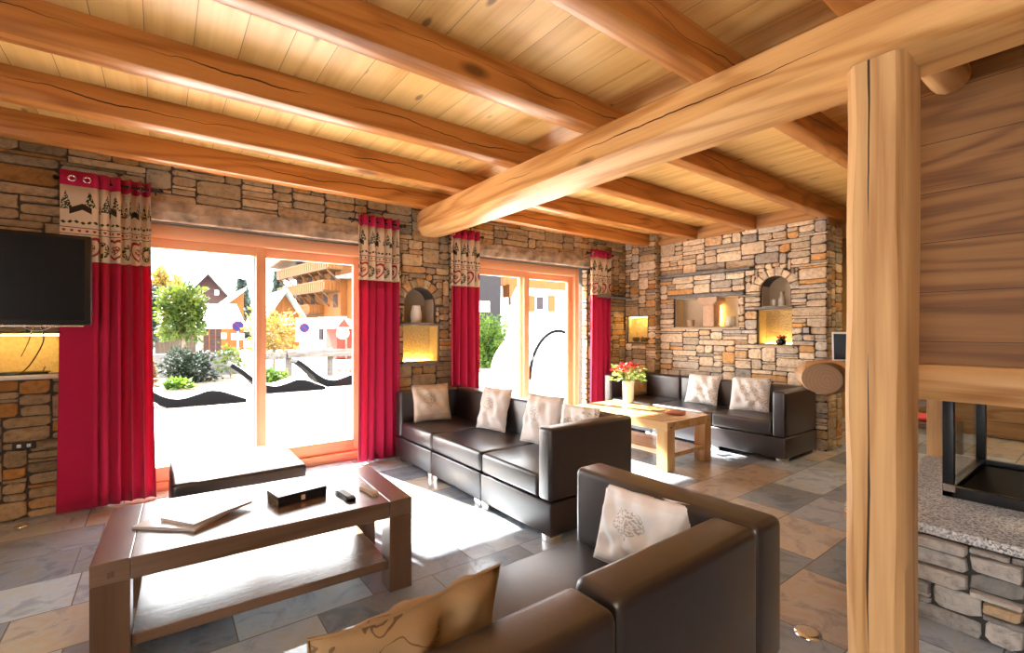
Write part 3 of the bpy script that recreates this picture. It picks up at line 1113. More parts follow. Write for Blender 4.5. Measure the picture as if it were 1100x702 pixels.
gb = thing('glass_firebox', 'black steel framed glass firebox standing on the grey granite hearth', 'firebox', (3.40, .63, .452))
bm = BM()
fw = .045
X0, X1, Y0, Y1, H = 0, .94, -2.2, 0, .579
for a, b, c, d in ((X0, X0 + fw, Y1 - fw, Y1), (X1 - fw, X1, Y1 - fw, Y1), (X0, X0 + fw, Y0, Y0 + fw), (X1 - fw, X1, Y0, Y0 + fw)):
    box(bm, a, b, c, d, 0, H, .003)
for z0, z1 in ((0, .055), (H - .04, H)):
    box(bm, X0, X1, Y1 - fw, Y1, z0, z1, .003)
    box(bm, X0, X1, Y0, Y0 + fw, z0, z1, .003)
    box(bm, X0, X0 + fw, Y0, Y1, z0, z1, .003)
    box(bm, X1 - fw, X1, Y0, Y1, z0, z1, .003)
obj('steel_frame', bm, M['blackmetal'], gb, 40)
bm = BM()
box(bm, X0 + .01, X1 - .01, Y0 + .01, Y1 - .01, .003, .022)
obj('fire_tray', bm, M['soot'], gb)
for nm, a in (('glass_panel', (X0 + .016, X0 + .022, Y0 + fw, Y1 - fw, .055, H - .04)), ('glass_panel', (X1 - .022, X1 - .016, Y0 + fw, Y1 - fw, .055, H - .04)),
              ('glass_panel', (X0 + fw, X1 - fw, Y1 - .022, Y1 - .016, .055, H - .04))):
    bm = BM()
    box(bm, *a)
    obj(nm, bm, M['glass'], gb)
bm = BM()
box(bm, X0 - .012, X0, Y1 - .055, Y1 - .005, .03, .07, .003)
obj('hinge', bm, M['chrome'], gb)
o = thing('firebrick', 'pale firebrick slab lying on the black tray inside the glass firebox', 'brick', (3.66, .20, .4745), .1)
bm = BM()
box(bm, -.16, .16, -.30, .14, 0, .02, .004)
obj('slab', bm, M['ash'], o)
for q, (xx_, yy_, rz, lab) in enumerate(((3.62, .02, .5, 'charred half-burnt log lying on the firebrick in the glass firebox'), (3.85, -.1, .9, 'thinner charred log at the back of the firebrick in the firebox'))):
    bm = BM()
    tube(bm, [(-.16, 0, .05), (0, .008, .052), (.16, 0, .05)], .045 - .012 * q, 10)
    o = obj('charred_log', bm, M['charred'], None, 50)
    o.location = (xx_, yy_, .490)
    o.rotation_euler = (0, 0, rz)
    tag(o, lab, 'log', 'charred logs in the firebox')

o = thing('slate_board', 'small black board with white edge standing on the mantel left of the post', 'board', (2.80, .895, 1.194), (math.radians(-12), 0, PI / 2 + .25))
bm = BM()
box(bm, -.12, .05, -.008, .008, 0, .15, .002)
obj('frame', bm, M['plastic'], o)
bm = BM()
box(bm, -.112, .042, -.0095, -.0085, .008, .142)
box(bm, -.112, .042, .0085, .0095, .008, .142)
obj('writing_face', bm, M['black'], o)
o = thing('picture_frame', 'brown wooden frame hanging on the ochre wall past the end of the stone wall', 'frame', (6.72, 2.86, 1.45))
bm = BM()
for a in ((-.17, .17, .60, .66), (-.17, .17, 0, .06), (-.17, -.11, 0, .66), (.11, .17, 0, .66)):
    box(bm, a[0], a[1], 0, .035, a[2], a[3], .004)
obj('frame', bm, M['logwood'], o)
bm = BM()
box(bm, -.11, .11, .02, .03, .06, .60)
obj('picture', bm, M['darkboard'], o)

# ------------------------------------------------------------------ sofas
def sofa_module(root, Mx, w, d, back=True, left=None, right=None, gap=.004, back_side='b'):
    """local: x 0..w, front y=0, back y=d.  left/right = arm or back panel thickness"""
    HB, SEAT, BASE, F = .725, .415, .262, .048

    def part(name, f, mat=M['leather'], sm=45):
        bm = BM()
        f(bm)
        bm.transform(Mx)
        return obj(name, bm, mat, root, sm)
    g = gap
    part('base', lambda b: box(b, g, w - g, 0, d, F, BASE - .004, .012, 3))
    sx0 = g + (left or 0)
    sx1 = w - g - (right or 0)
    bt = .155 if back else 0

    def seat(b):
        box(b, sx0 + .002, sx1 - .002, .004, d - bt - .002, BASE, SEAT, .028, 4)
    part('seat_cushion', seat)
    if back:
        part('backrest', lambda b: box(b, (g if left is None else sx0), (w - g if right is None else sx1), d - bt, d, BASE, HB, .03, 4))
    if left: part('armrest', lambda b: box(b, g, g + left, .0, d, BASE, HB + .003, .028, 4))
    if right: part('armrest', lambda b: box(b, w - g - right, w - g, .0, d, BASE, HB + .003, .028, 4))
    for fx, fy in ((.0, .0), (w - .1, .0), (.0, d - .1), (w - .1, d - .1)):
        part('foot', lambda b: box(b, fx + .006, fx + .096, fy + .006, fy + .096, 0, F, .003), M['chrome'])


def frame2(ox, oy, ang):
    return Matrix.Translation((ox, oy, 0)) @ Matrix.Rotation(ang, 4, 'Z')


# sofa under the main beam: front faces -X.  local +y -> +X, local +x -> -Y
def minusx(ox, oy):   # local (x,y)->(ox+y, oy-x)
    return Matrix(((0, 1, 0, ox), (-1, 0, 0, oy), (0, 0, 1, 0), (0, 0, 0, 1)))


s1 = thing('sofa', 'three-part aubergine leather sofa under the main beam, its back to the honey wood table', 'sofa', (1.95, 4.62, 0), 0, None)
sofa_module(s1, minusx(0, 0), .81, .80, left=.13)
sofa_module(s1, minusx(0, -.81), .81, .80)
sofa_module(s1, minusx(0, -1.62), .81, .80, right=.13)
s2 = thing('sofa', 'aubergine leather sofa standing along the far stone wall with niches', 'sofa', (5.0, 4.50, 0), 0, None)
sofa_module(s2, minusx(0, 0), .80, .775, left=.13)
sofa_module(s2, minusx(0, -.80), .80, .775)
sofa_module(s2, minusx(0, -1.60), .80, .775, right=.13)
# corner sofa in the foreground: backs toward the camera and the post, local y=d is world -Y
s3 = thing('corner_sofa', 'dark leather corner sofa in the foreground, seen from behind, nearest the camera', 'sofa', (.83, 1.53, 0), 0, None)
rot180 = lambda ox, oy: Matrix(((-1, 0, 0, ox), (0, -1, 0, oy), (0, 0, 1, 0), (0, 0, 0, 1)))
sofa_module(s3, rot180(.845, 0), .84, .82, left=.165)
sofa_module(s3, rot180(-.004, -.02), .83, .82)

ott = thing('ottoman', 'low backless leather ottoman in front of the left glass door', 'ottoman', (.05, 3.46, 0))
bm = BM()
box(bm, 0, .77, 0, .78, .048, .258, .012, 3)
obj('base', bm, M['leather'], ott, 45)
bm = BM()
box(bm, .002, .768, .002, .778, .262, .42, .028, 4)
obj('seat_cushion', bm, M['leather'], ott, 45)
for fx, fy in ((.006, .006), (.674, .006), (.006, .684), (.674, .684)):
    bm = BM()
    box(bm, fx, fx + .09, fy, fy + .09, 0, .048, .003)
    obj('foot', bm, M['chrome'], ott)


# ------------------------------------------------------------------ tables
def coffee_table(name, label, loc, rz, lx, ly, H, mt, ml, leg=.12, topz=.085, shz=(.115, .16)):
    r = thing(name, label, 'table', loc, rz, None)
    bm = BM()
    box(bm, leg + .0008, lx - leg - .0008, .0, ly, H - topz, H, .003)
    obj('tabletop', bm, mt, r)
    for x_ in (0, lx - leg):
        bm = BM()
        box(bm, x_, x_ + leg, 0.0, ly, H - topz, H, .003)
        obj('end_cap', bm, mt, r)
    for x_ in (0, lx - leg):
        for y_ in (0, ly - leg):
            bm = BM()
            box(bm, x_, x_ + leg, y_, y_ + leg, 0, H - topz, .003)
            lg = obj('leg', bm, ml, r)
            bm = BM()
            xx_ = x_ + leg / 2
            yf = -.003 if y_ == 0 else ly - .006
            box(bm, xx_ - .011, xx_ + .011, yf, yf + .009, H - .062, H - .040, .002)
            obj('dowel', bm, M['oakz'], lg)
    bm = BM()
    box(bm, leg + .001, lx - leg - .001, .02, ly - .02, *shz, .004)
    obj('shelf', bm, mt, r)
    return r


coffee_table('coffee_table', 'dark oak coffee table in the foreground with box, booklets and remotes on top', (-.212, 2.338, 0), math.radians(-2.0), 1.275, .70, .47, M['oak'], M['oakz'])
coffee_table('coffee_table', 'honey oak coffee table with a vase of roses, before the far sofa', (3.84, 2.66, 0), 0, .76, 1.30, .47, M['oak2'], M['oak2z'])
for o_ in [q for q in bpy.data.objects if q.name.startswith('coffee_table')]: pass

# things on the near table
TZ = .4705


def booklet(label, x, y, rz, w, h, t, z=0):
    o = thing('booklet', label, 'booklet', (x, y, TZ + z), rz, 'white booklets on the near table')
    bm = BM()
    box(bm, 0, w, 0, h, 0, t * .75)
    obj('pages', bm, M['pages'], o)
    bm = BM()
    n = 8
    top = [(w * i / n, t * .78 + .004 * math.sin(PI * i / n) ** 2) for i in range(n + 1)]
    prism(bm, top + [(a, b + .0015) for a, b in reversed(top)], -.002, h + .002)
    obj('cover', bm, M['paper'], o, 40)
    return o


booklet('thin white booklet lying flat at the left end of the near table', -.10, 2.665, -.74, .30, .21, .013)
booklet('thicker white booklet to the right, partly resting on the thin one on the near table', .117, 2.478, .585, .30, .21, .016, .0165)
o = thing('game_box', 'dark closed box with a small brass clasp on the near table', 'box', (.468, 2.545, TZ), .17)
bm = BM()
box(bm, 0, .245, 0, .155, 0, .026, .003)
obj('box_body', bm, M['black'], o)
bm = BM()
box(bm, -.001, .246, -.001, .156, .027, .052, .003)
obj('lid', bm, M['black'], o)
bm = BM()
box(bm, .11, .13, -.006, -.001, .012, .036, .002)
obj('clasp', bm, M['terracotta'], o)


def remote(label, x, y, rz, mat, l=.19):
    o = thing('remote_control', label, 'remote control', (x, y, TZ), rz, 'remote controls on the near table')
    bm = BM()
    rings = []
    for i in range(9):
        f = i / 8
        w = .024 - .004 * math.sin(f * PI)
        e = .75 if i in (0, 8) else 1
        rings.append([(-w * e, f * l, .004), (-w * e * .9, f * l, .0), (w * e * .9, f * l, 0), (w * e, f * l, .004), (w * e, f * l, .016 * e), (w * e * .8, f * l, .021 * e), (-w * e * .8, f * l, .021 * e), (-w * e, f * l, .016 * e)])
    ring_loft(bm, rings)
    obj('casing', bm, mat, o, 40)
    bm = BM()
    for i in range(7):
        for j in range(3):
            box(bm, -.013 + j * .010, -.007 + j * .010, .03 + i * .018, .04 + i * .018, .021, .0228)
    obj('buttons', bm, M['pages'], o)


remote('dark remote control lying right of the box on the near table', .790, 2.415, .09, M['black'])
remote('pale remote control with wooden-toned end, nearest the right corner of the near table', .915, 2.42, .10, M['terracotta'], .16)

# things on the far table
o = thing('notebook', 'russet leather notebook lying on the honey oak table', 'notebook', (4.27, 2.80, TZ), .35)
bm = BM()
box(bm, 0, .22, 0, .15, 0, .022, .006)
obj('cover', bm, M['redbook'], o, 40)
bm = BM()
box(bm, .004, .221, .004, .146, .005, .017)
obj('pages', bm, M['pages'], o)
o = thing('coaster', 'small flat russet coaster behind the notebook on the honey oak table', 'coaster', (4.37, 3.14, TZ))
bm = BM()
box(bm, -.07, .07, -.05, .05, 0, .008, .003)
obj('mat', bm, M['redbook'], o)
vz = thing('vase', 'tall white glass vase on the honey oak table', 'vase', (4.55, 3.70, TZ))
bm = BM()
lathe(bm, [(.052, 0), (.06, .004), (.062, .03), (.064, .10), (.066, .20), (.07, .255), (.066, .253), (.062, .20), (.058, .03), (.0, .02)], 28)
obj('glass_body', bm, M['ceramic'], vz, 40)


def leaf_card(bm, c, d, w, l, mi=0):
    d = Vector(d).normalized()
    s = d.cross(Vector((random.uniform(-1, 1), random.uniform(-1, 1), random.uniform(-1, 1)))).normalized()
    c = Vector(c)
    nrm = d.cross(s)
    pts = [c, c + d * l * .45 + s * w * .5 + nrm * w * .12, c + d * l, c + d * l * .45 - s * w * .5 + nrm * w * .12]
    f = bm.faces.new([bm.verts.new(p) for p in pts])
    f.material_index = mi


bq = thing('bouquet', 'bunch of red roses and white flowers standing in the tall white vase', 'flowers', (4.55, 3.70, TZ + .03))
bm = BM()
heads = []
random.seed(5)
for k in range(17):
    a = k * 2.399
    r = .035 + .15 * math.sqrt(k / 17)
    heads.append((r * math.cos(a), r * math.sin(a), .36 + .09 * (1 - r / .2) + random.uniform(-.03, .03)))
for h_ in heads:
    tube(bm, [(h_[0] * .12, h_[1] * .12, .0), (h_[0] * .3, h_[1] * .3, .2), h_], .0025, 5)
obj('stems', bm, M['lf_bouquet'], bq)
for k, h_ in enumerate(heads):
    bm = BM()
    mt = M['redleaf'] if k in (0, 1, 2, 4, 6, 9, 12) else (M['whitepetal'] if k % 3 == 0 else M['orangepetal'] if k % 3 == 1 else M['redleaf'])
    r = .036 if mt is M['redleaf'] else .024
    for q in range(16):
        a = q * 2.4
        tt = q / 16
        rr = r * (.25 + .75 * tt)
        c = Vector(h_) + Vector((rr * .45 * math.cos(a), rr * .45 * math.sin(a), r * .3 * (1 - tt)))
        d = Vector((math.cos(a) * (.3 + tt), math.sin(a) * (.3 + tt), 1.1 - tt))
        leaf_card(bm, c - Vector((0, 0, r * .5)), d, rr * 1.3, r * 1.15)
    obj('rose' if mt is M['redleaf'] else 'small_flower', bm, mt, bq)
bm = BM()
for k in range(150):
    a = random.uniform(0, 2 * PI)
    r = random.uniform(.05, .2)
    c = (r * math.cos(a), r * math.sin(a), random.uniform(.24, .42))
    leaf_card(bm, c, (math.cos(a), math.sin(a), random.uniform(-.5, .8)), .028, .062)
tag(obj('foliage', bm, M['lf_bouquet'], bq), kind='stuff')


# ------------------------------------------------------------------ pillows
def pillow(label, loc, rot, w, h, th, mat, mat_name='cover'):
    """stands on its lower edge at loc, front toward -y"""
    r = thing('throw_pillow', label, 'pillow', loc, rot, None)
    N = 18
    bm = BM()
    uvl = bm.loops.layers.uv.new('UVMap')
    rs = random.Random(zlib.crc32(label.encode()) % 1000)
    ph = [rs.uniform(0, 6) for _ in range(8)]

    def P(i, j, side):
        u, v = i / N * 2 - 1, j / N * 2 - 1
        e = (1 - abs(u) ** 3.0) * (1 - abs(v) ** 3.0)
        pin = 1 - .06 * (1 - abs(u) ** 2) * 0
        px = u * w / 2 * (1 - .055 * (1 - v * v))
        pz = v * h / 2 * (1 - .055 * (1 - u * u))
        t_ = th / 2 * e ** .55
        wr = .012 * math.sin(5 * u + 3 * v + ph[0]) * math.sin(4 * v - 2 * u + ph[1]) + .010 * math.sin(11 * u + 6 * v + ph[2]) + .005 * math.sin(9 * v - 7 * u + ph[3])
        t_ += wr * min(1, e * 2)
        return Vector((px, side * max(t_, 0) + (.012 * math.sin(2.3 * u + ph[4]) * abs(v)), pz + h / 2))
    grids = []
    for side in (-1, 1):
        g = {}
        for i in range(N + 1):
            for j in range(N + 1):
                if side == 1 and (i in (0, N) or j in (0, N)): g[i, j] = grids[0][i, j]
                else: g[i, j] = bm.verts.new(P(i, j, side))
        grids.append(g)
        for i in range(N):
            for j in range(N):
                q = [(i, j), (i + 1, j), (i + 1, j + 1), (i, j + 1)]
                f = bm.faces.new([g[a] for a in q])
                for lp, (a, b) in zip(f.loops, q): lp[uvl].uv = (a / N, b / N)
    obj('cover', bm, mat, r, 180)
    # piped seam round the edge
    bm = BM()
    pts = [grids_pt for grids_pt in [P(i, 0, -1) for i in range(N + 1)] + [P(N, j, -1) for j in range(1, N + 1)] + [P(i, N, -1) for i in range(N - 1, -1, -1)] + [P(0, j, -1) for j in range(N - 1, -1, -1)]]
    tube(bm, pts, .0035, 5)
    obj('seam', bm, mat, r, 60)
    return r


R = math.radians
pillow('linen pillow with a heart print propped against the window end of the beam sofa', (2.245, 4.335, .418), (R(-14), 0, R(-6)), .40, .38, .11, M['pl_linen'])
pillow('narrow-looking cream pillow leaning on the beam sofa back, right of the heart pillow', (2.46, 3.62, .418), (R(-16), 0, R(-78)), .36, .40, .12, M['pl_cream'])
pillow('cream pillow leaning on the middle of the beam sofa back', (2.45, 2.93, .418), (R(-16), 0, R(-84)), .40, .41, .12, M['pl_cream'])
pillow('pale pillow half hidden behind the near arm of the beam sofa', (2.47, 2.52, .418), (R(-12), 0, R(-86)), .36, .37, .11, M['pl_white'])
pillow('white pillow with printed lace, tucked into the inner corner of the corner sofa', (1.43, 1.14, .418), (R(-17), 0, R(-87)), .40, .315, .11, M['pl_cream'])
pillow('tan cotton pillow on the foreground corner sofa, seen from behind over the backrest', (.43, .99, .418), (R(-14), 0, R(180 - 1)), .43, .385, .12, M['pl_tan'])
pillow('camel brown pillow leaning against the window end of the far sofa', (5.46, 4.24, .418), (R(-14), 0, R(0)), .42, .40, .11, M['pl_brown'])
pillow('white pillow with a dark sprig, in the middle of the far sofa', (5.48, 3.32, .418), (R(-20), 0, R(-86)), .42, .38, .12, M['pl_white'])
pillow('white pillow beside the near arm of the far sofa', (5.43, 2.68, .418), (R(-20), 0, R(-76)), .42, .40, .12, M['pl_white'])


# ------------------------------------------------------------------ curtains
def curtain(label, x0, x1, phase, flare, nf, lead=0.0, yc=4.705, ztop=2.52, zseam=1.86, zbot=.02, amp=.04):
    r = thing('curtain', label, 'curtain', ((x0 + x1) / 2, yc, 0), 0, 'raspberry curtains with alpine print')
    W = x1 - x0
    NU = 120
    rs = random.Random(int(phase * 100))
    # irregular pleats
    knots = [0]
    for k in range(nf * 2): knots.append(knots[-1] + rs.uniform(.6, 1.5))
    tot = knots[-1]

    def prof(u, z):
        # u 0..1 -> x, y
        f = (ztop - z) / (ztop - zbot)
        uu = 0 if u < lead else (u - lead) / (1 - lead)
        s = uu * tot
        k = 0
        while k < len(knots) - 2 and knots[k + 1] < s: k += 1
        loc = (s - knots[k]) / (knots[k + 1] - knots[k])
        y = math.cos(PI * loc) * (1 if k % 2 == 0 else -1)
        if u < lead: y = 1 - .25 * math.sin(PI * u / lead) if lead else y
        a = amp * (1 - .25 * f + .1 * math.sin(3 * f + 9 * u))
        x = -W / 2 + W * u
        x += .022 * math.sin(2 * PI * (s * .5) / 1.0) * (0 if u < lead else 1) * .6
        x *= 1 + flare * f * f
        x += .012 * f * math.sin(7 * u + phase)
        return x, -y * a * .98

    # arclength for the cloth coordinate
    al = [0]
    for i in range(NU):
        a, b = prof(i / NU, 2.2), prof((i + 1) / NU, 2.2)
        al.append(al[-1] + math.hypot(a[0] - b[0], a[1] - b[1]))

    def panel(name, za, zb, nz, mat):
        bm = BM()
        uvl = bm.loops.layers.uv.new('UVMap')
        g = [[bm.verts.new((*prof(i / NU, za + (zb - za) * j / nz), za + (zb - za) * j / nz)) for j in range(nz + 1)] for i in range(NU + 1)]
        for i in range(NU):
            for j in range(nz):
                q = [(i, j), (i + 1, j), (i + 1, j + 1), (i, j + 1)]
                f = bm.faces.new([g[a][b] for a, b in q])
                for lp, (a, b) in zip(f.loops, q): lp[uvl].uv = (al[a], za + (zb - za) * b / nz - zseam)
        o = obj(name, bm, mat, r, 180)
        sol = o.modifiers.new('thickness', 'SOLIDIFY')
        sol.thickness = .003
        return o
    panel('header_band', 2.41, ztop, 2, M['cred'])
    panel('printed_panel', zseam, 2.41, 8, M['cprint'])
    panel('curtain_drop', zbot, zseam, 16, M['cred'])
    # eyelets on the faces turned to the room
    for u in (lead * .35, lead * .8, .93) if lead else (.06, .62, .92):
        x, y = prof(u, 2.46)
        bm = BM()
        torus(bm, (x, y - .003, 2.463), .020, .0055, 1)
        obj('eyelet', bm, M['steel'], r, 60)
    return r


curtain('raspberry curtain with printed top hanging behind the television, left of the left door', -.58, -.07, .37, .10, 5, lead=.36)
curtain('raspberry curtain with printed top on the right of the left door, beside the sofa end', 1.585, 2.03, 1.9, .06, 5)
curtain('raspberry curtain left of the right door, its printed top partly hidden by the main beam', 2.645, 3.03, 2.7, .05, 4)
curtain('raspberry curtain with printed top in the corner right of the right door', 4.95, 5.36, 4.1, .07, 4)
for x0, x1, lab in ((-.60, .0, 'dark curtain rod of the curtain behind the television'), (1.52, 2.09, 'dark curtain rod of the curtain right of the left door'),
                    (2.58, 3.09, 'dark curtain rod of the curtain partly hidden by the main beam'), (4.89, 5.42, 'dark curtain rod of the curtain right of the right door')):
    r = thing('curtain_rod', lab, 'curtain rod', (x0, 4.705, 2.463), 0, 'dark curtain rods')
    bm = BM()
    tube(bm, [(0, 0, 0), (x1 - x0, 0, 0)], .010, 10)
    obj('rod', bm, M['iron'], r, 60)
    for X in (-.005, x1 - x0 + .005):
        bm = BM()
        ico(bm, (X, 0, 0), .018, 2)
        obj('finial', bm, M['iron'], r, 60)
    for X in (.03, x1 - x0 - .03):
        bm = BM()
        tube(bm, [(X, 0, -.012), (X, .05, -.012), (X, .072, -.012)], .007, 8)
        obj('bracket', bm, M['iron'], r, 60)

# ------------------------------------------------------------------ television and small things on the left
tv = thing('television', 'large flat black television mounted on the stone wall at the far left', 'television', (-.93, 4.455, 1.385), R(0))
bm = BM()
box(bm, -.56, .54, 0, .05, 0, .63, .008, 3)
obj('casing', bm, M['black'], tv, 40)
bm = BM()
box(bm, -.535, .505, -.002, .001, .035, .605)
obj('screen', bm, M['screen'], tv)
bm = BM()
box(bm, -.30, .28, .05, .085, .08, .55, .01)
obj('rear_housing', bm, M['black'], tv, 40)
bm = BM()
box(bm, -.15, .13, .085, .31, .25, .40, .01)
obj('wall_bracket', bm, M['blackmetal'], tv, 40)
bm = BM()
box(bm, -.50, .50, .006, .022, -.012, -.001, .003)
obj('speaker_bar', bm, M['chrome'], tv)
rt = thing('router', 'flat black router lying on the white shelf of the lit niche under the television', 'router', (-.80, 4.87, 1.0255))
bm = BM()
box(bm, -.12, .14, -.05, .06, 0, .022, .006)
obj('casing', bm, M['black'], rt, 40)
bm = BM()
tube(bm, [(.1, .04, .02), (.11, .05, .05)], .004, 6)
obj('antenna', bm, M['black'], rt)
for k, (lab, pts, mt) in enumerate((('black cable hanging from the television down to the router niche', [(-.66, 4.56, 1.375), (-.67, 4.72, 1.28), (-.72, 4.78, 1.16), (-.78, 4.80, 1.06), (-.84, 4.80, 1.032)], 'black'),
                                    ('thin dark cable hanging left of the thick one below the television', [(-.70, 4.56, 1.375), (-.75, 4.74, 1.27), (-.80, 4.82, 1.16)], 'black'),
                                    ('white cable looped under the bottom edge of the television', [(-.76, 4.49, 1.390), (-.70, 4.50, 1.350), (-.64, 4.50, 1.350), (-.58, 4.49, 1.390)], 'plastic'))):
    bm = BM()
    P_ = [Vector(p) for p in pts]
    sm = []
    for i in range(len(P_) - 1):
        p0, p1, p2, p3 = P_[max(i - 1, 0)], P_[i], P_[i + 1], P_[min(i + 2, len(P_) - 1)]
        for q in range(6):
            s_ = q / 6
            sm.append(.5 * ((2 * p1) + (p2 - p0) * s_ + (2 * p0 - 5 * p1 + 4 * p2 - p3) * s_ ** 2 + (3 * p1 - p0 - 3 * p2 + p3) * s_ ** 3))
    sm.append(P_[-1])
    tube(bm, sm, .004 if k == 0 else .0025, 6)
    o = obj('cable', bm, M[mt], None, 60)
    tag(o, lab, 'cable', 'cables under the television')
o = thing('wall_socket', 'small dark double socket set low in the stone wall at the far left', 'socket', (-.777, 4.765, .50))
bm = BM()
box(bm, -.06, .06, 0, .012, 0, .05, .003)
obj('plate', bm, M['blackmetal'], o)
bm = BM()
for q in (-.025, .025): box(bm, q - .012, q + .012, -.003, 0, .012, .038, .002)
obj('outlets', bm, M['chrome'], o)


def floor_disc(label, x, y, r):
    o = thing('floor_disc', label, 'floor fitting', (x, y, 0.0005), 0, 'round metal floor fittings')
    bm = BM()
    lathe(bm, [(r * .62, .001), (r, .001), (r * .97, .006), (r * .8, .012), (r * .62, .012)], 32)
    obj('rim', bm, M['chrome'], o, 50)
    bm = BM()
    lathe(bm, [(.0, .001), (r * .6, .001), (r * .58, .009), (r * .2, .009), (.0, .008)], 32)
    obj('cap', bm, M['chrome'], o, 50)


floor_disc('round chrome floor fitting on the slate between corner sofa and post', 2.303, .875, .056)
floor_disc('small round metal floor fitting by the stone wall at the far left', -.76, 4.60, .04)

# niche contents
o = thing('vase', 'small white ceramic vase in the arched niche between the curtains', 'vase', (2.32, 4.90, 1.4275))
bm = BM()
lathe(bm, [(.042, 0), (.056, .01), (.066, .07), (.062, .12), (.05, .17), (.048, .195), (.05, .20), (.042, .198), (.04, .17), (0, .16)], 28)
obj('body', bm, M['ceramic'], o, 50)
LED = []


def led(label, x0, x1, y0, y1, z0, z1, mt):
    bm = BM()
    box(bm, x0, x1, y0, y1, z0, z1)
    o = obj('led_light', bm, M[mt], None)
    tag(o, label, 'light', 'warm strip lights in the wall niches')


led('warm strip light along the top of the niche under the television', NTV[0] + .03, NTV[1] - .03, 4.84, 4.86, NTV[3] - .026, NTV[3] - .014, 'led2')
led('warm strip light on the sill of the lit niche between the two middle curtains', NLIT[0] + .03, NLIT[1] - .03, 4.985, 5.0, NLIT[2] + .014, NLIT[2] + .024, 'led')
led('warm strip light along the top of the small corner niche', PX + .045, PX + .065, NPL[0] + .03, NPL[1] - .03, NPL[3] - .024, NPL[3] - .014, 'led')
led('warm strip light along the sill of the lit niche with the flowerpot', XF + .17, XF + .185, NL2[0] + .03, NL2[1] - .03, NL2[2] + .014, NL2[2] + .024, 'led')
led('warm upright strip light behind the stone column of the wide niche', XF + .178, XF + .19, 3.40, 3.41, 1.42, 1.68, 'led')

o = thing('candle_pot', 'small pale terracotta pot at the left of the wide stone niche', 'pot', (XF + .06, 3.76, 1.3905))
bm = BM()
lathe(bm, [(.032, 0), (.04, .03), (.046, .085), (.05, .09), (.05, .105), (.042, .105), (.036, .03), (0, .02)], 20)
obj('body', bm, M['terracotta'], o, 50)
M['tumbler'] = M['glass']
t = NT('pale_glass')
tr = t.n('ShaderNodeBsdfTransparent', {0: (.9, .88, .84, 1)})
t.set((.8, .78, .72), .15)
mx = t.n('ShaderNodeMixShader', {0: .35, 1: tr.outputs[0], 2: t.b.outputs[0]})
t.t.links.new(mx.outputs[0], t.o.inputs[0])
M['tumbler'] = t.m
o = thing('glass_jar', 'squat clear glass jar at the right of the wide stone niche', 'jar', (XF + .07, 3.19, 1.3905))
bm = BM()
lathe(bm, [(.05, 0), (.062, .004), (.06, .11), (.056, .14), (.052, .14), (.054, .11), (.055, .015), (0, .012)], 24)
obj('body', bm, M['tumbler'], o, 50)
for yy_, lab in ((2.56, 'clear glass carafe standing in the arched niche of the far wall, right of the tumbler'), (2.64, 'clear glass tumbler standing in the arched niche of the far wall, left of the carafe')):
    big = yy_ < 2.6
    o = thing('carafe' if big else 'tumbler', lab, 'glass', (XF + .08, yy_, 1.6355))
    bm = BM()
    if big: lathe(bm, [(.03, 0), (.038, .004), (.04, .06), (.028, .11), (.02, .15), (.026, .18), (.022, .178), (.017, .15), (.034, .06), (0, .008)], 20)
    else: lathe(bm, [(.026, 0), (.03, .004), (.033, .09), (.030, .09), (.027, .01), (0, .008)], 20)
    obj('body', bm, M['tumbler'], o, 50)
o = thing('flower_pot', 'tiny dark pot of red flowers in the lit niche of the far wall', 'flower pot', (XF + .06, 2.56, 1.1705))
bm = BM()
lathe(bm, [(.04, 0), (.055, .02), (.06, .05), (.05, .065), (.04, .06), (0, .05)], 20)
obj('pot', bm, M['black'], o, 50)
bm = BM()
for k in range(60):
    a = random.uniform(0, 2 * PI)
    leaf_card(bm, (random.uniform(-.03, .03), random.uniform(-.03, .03), .06 + random.uniform(0, .03)), (math.cos(a), math.sin(a), random.uniform(.1, 1)), .016, .03)
obj('leaves', bm, M['lf_dark'], o)
bm = BM()
for k in range(8):
    ico(bm, (random.uniform(-.05, .05), random.uniform(-.05, .05), .105 + random.uniform(-.015, .015)), .012, 1)
obj('blooms', bm, M['redleaf'], o)
for k in range(4):
    o = obj('pine_cone', (lambda b: (ico(b, (0, 0, .035), .034, 2, (1, 1, 1.15), .16), b)[1])(BM()), M['bark'], None)
    o.location = (PX + .06 + .03 * (k % 2), 4.44 + .075 * k, 1.1725)
    tag(o, 'dark pine cone in the little lit corner niche, %s' % ('right end of the row', 'second from the right', 'second from the left', 'left end of the row')[k], 'pine cone', 'pine cones in the corner niche')
o = thing('light_switch', 'small switch plate on the far stone wall right of the lit niche', 'switch', (XF - .034, 2.25, 1.305))
bm = BM()
box(bm, -.008, .03, -.04, .04, 0, .09, .003)
obj('plate', bm, M['blackmetal'], o)
bm = BM()
box(bm, -.012, -.008, -.03, .03, .015, .075, .002)
obj('rocker', bm, M['pages'], o)

# dining chair glimpsed behind the fireplace, log by the post
dc = thing('dining_chair', 'wooden dining chair with red pads behind the fireplace hearth', 'chair', (6.15, 1.27, 0), R(80))
for a, b, h_ in ((-.2, -.2, .45), (.2, -.2, .45), (-.2, .2, .98), (.2, .2, .98)):
    bm = BM()
    box(bm, a - .022, a + .022, b - .022, b + .022, 0, h_, .004)
    obj('leg', bm, M['oakz'], dc)
bm = BM()
box(bm, -.22, .22, -.22, .18, .42, .45, .006)
obj('seat', bm, M['oak'], dc)
bm = BM()
box(bm, -.2, .2, -.2, .16, .451, .49, .014, 3)
obj('seat_pad', bm, M['pad'], dc, 45)
for z_ in (.60, .74, .88):
    bm = BM()
    box(bm, -.178, .178, .19, .212, z_, z_ + .07, .004)
    obj('back_slat', bm, M['pad'] if z_ > .7 else M['oak'], dc)
bm = BM()
tube(bm, [(0, 0, 0), (0, 0, .10)], .035, 10)
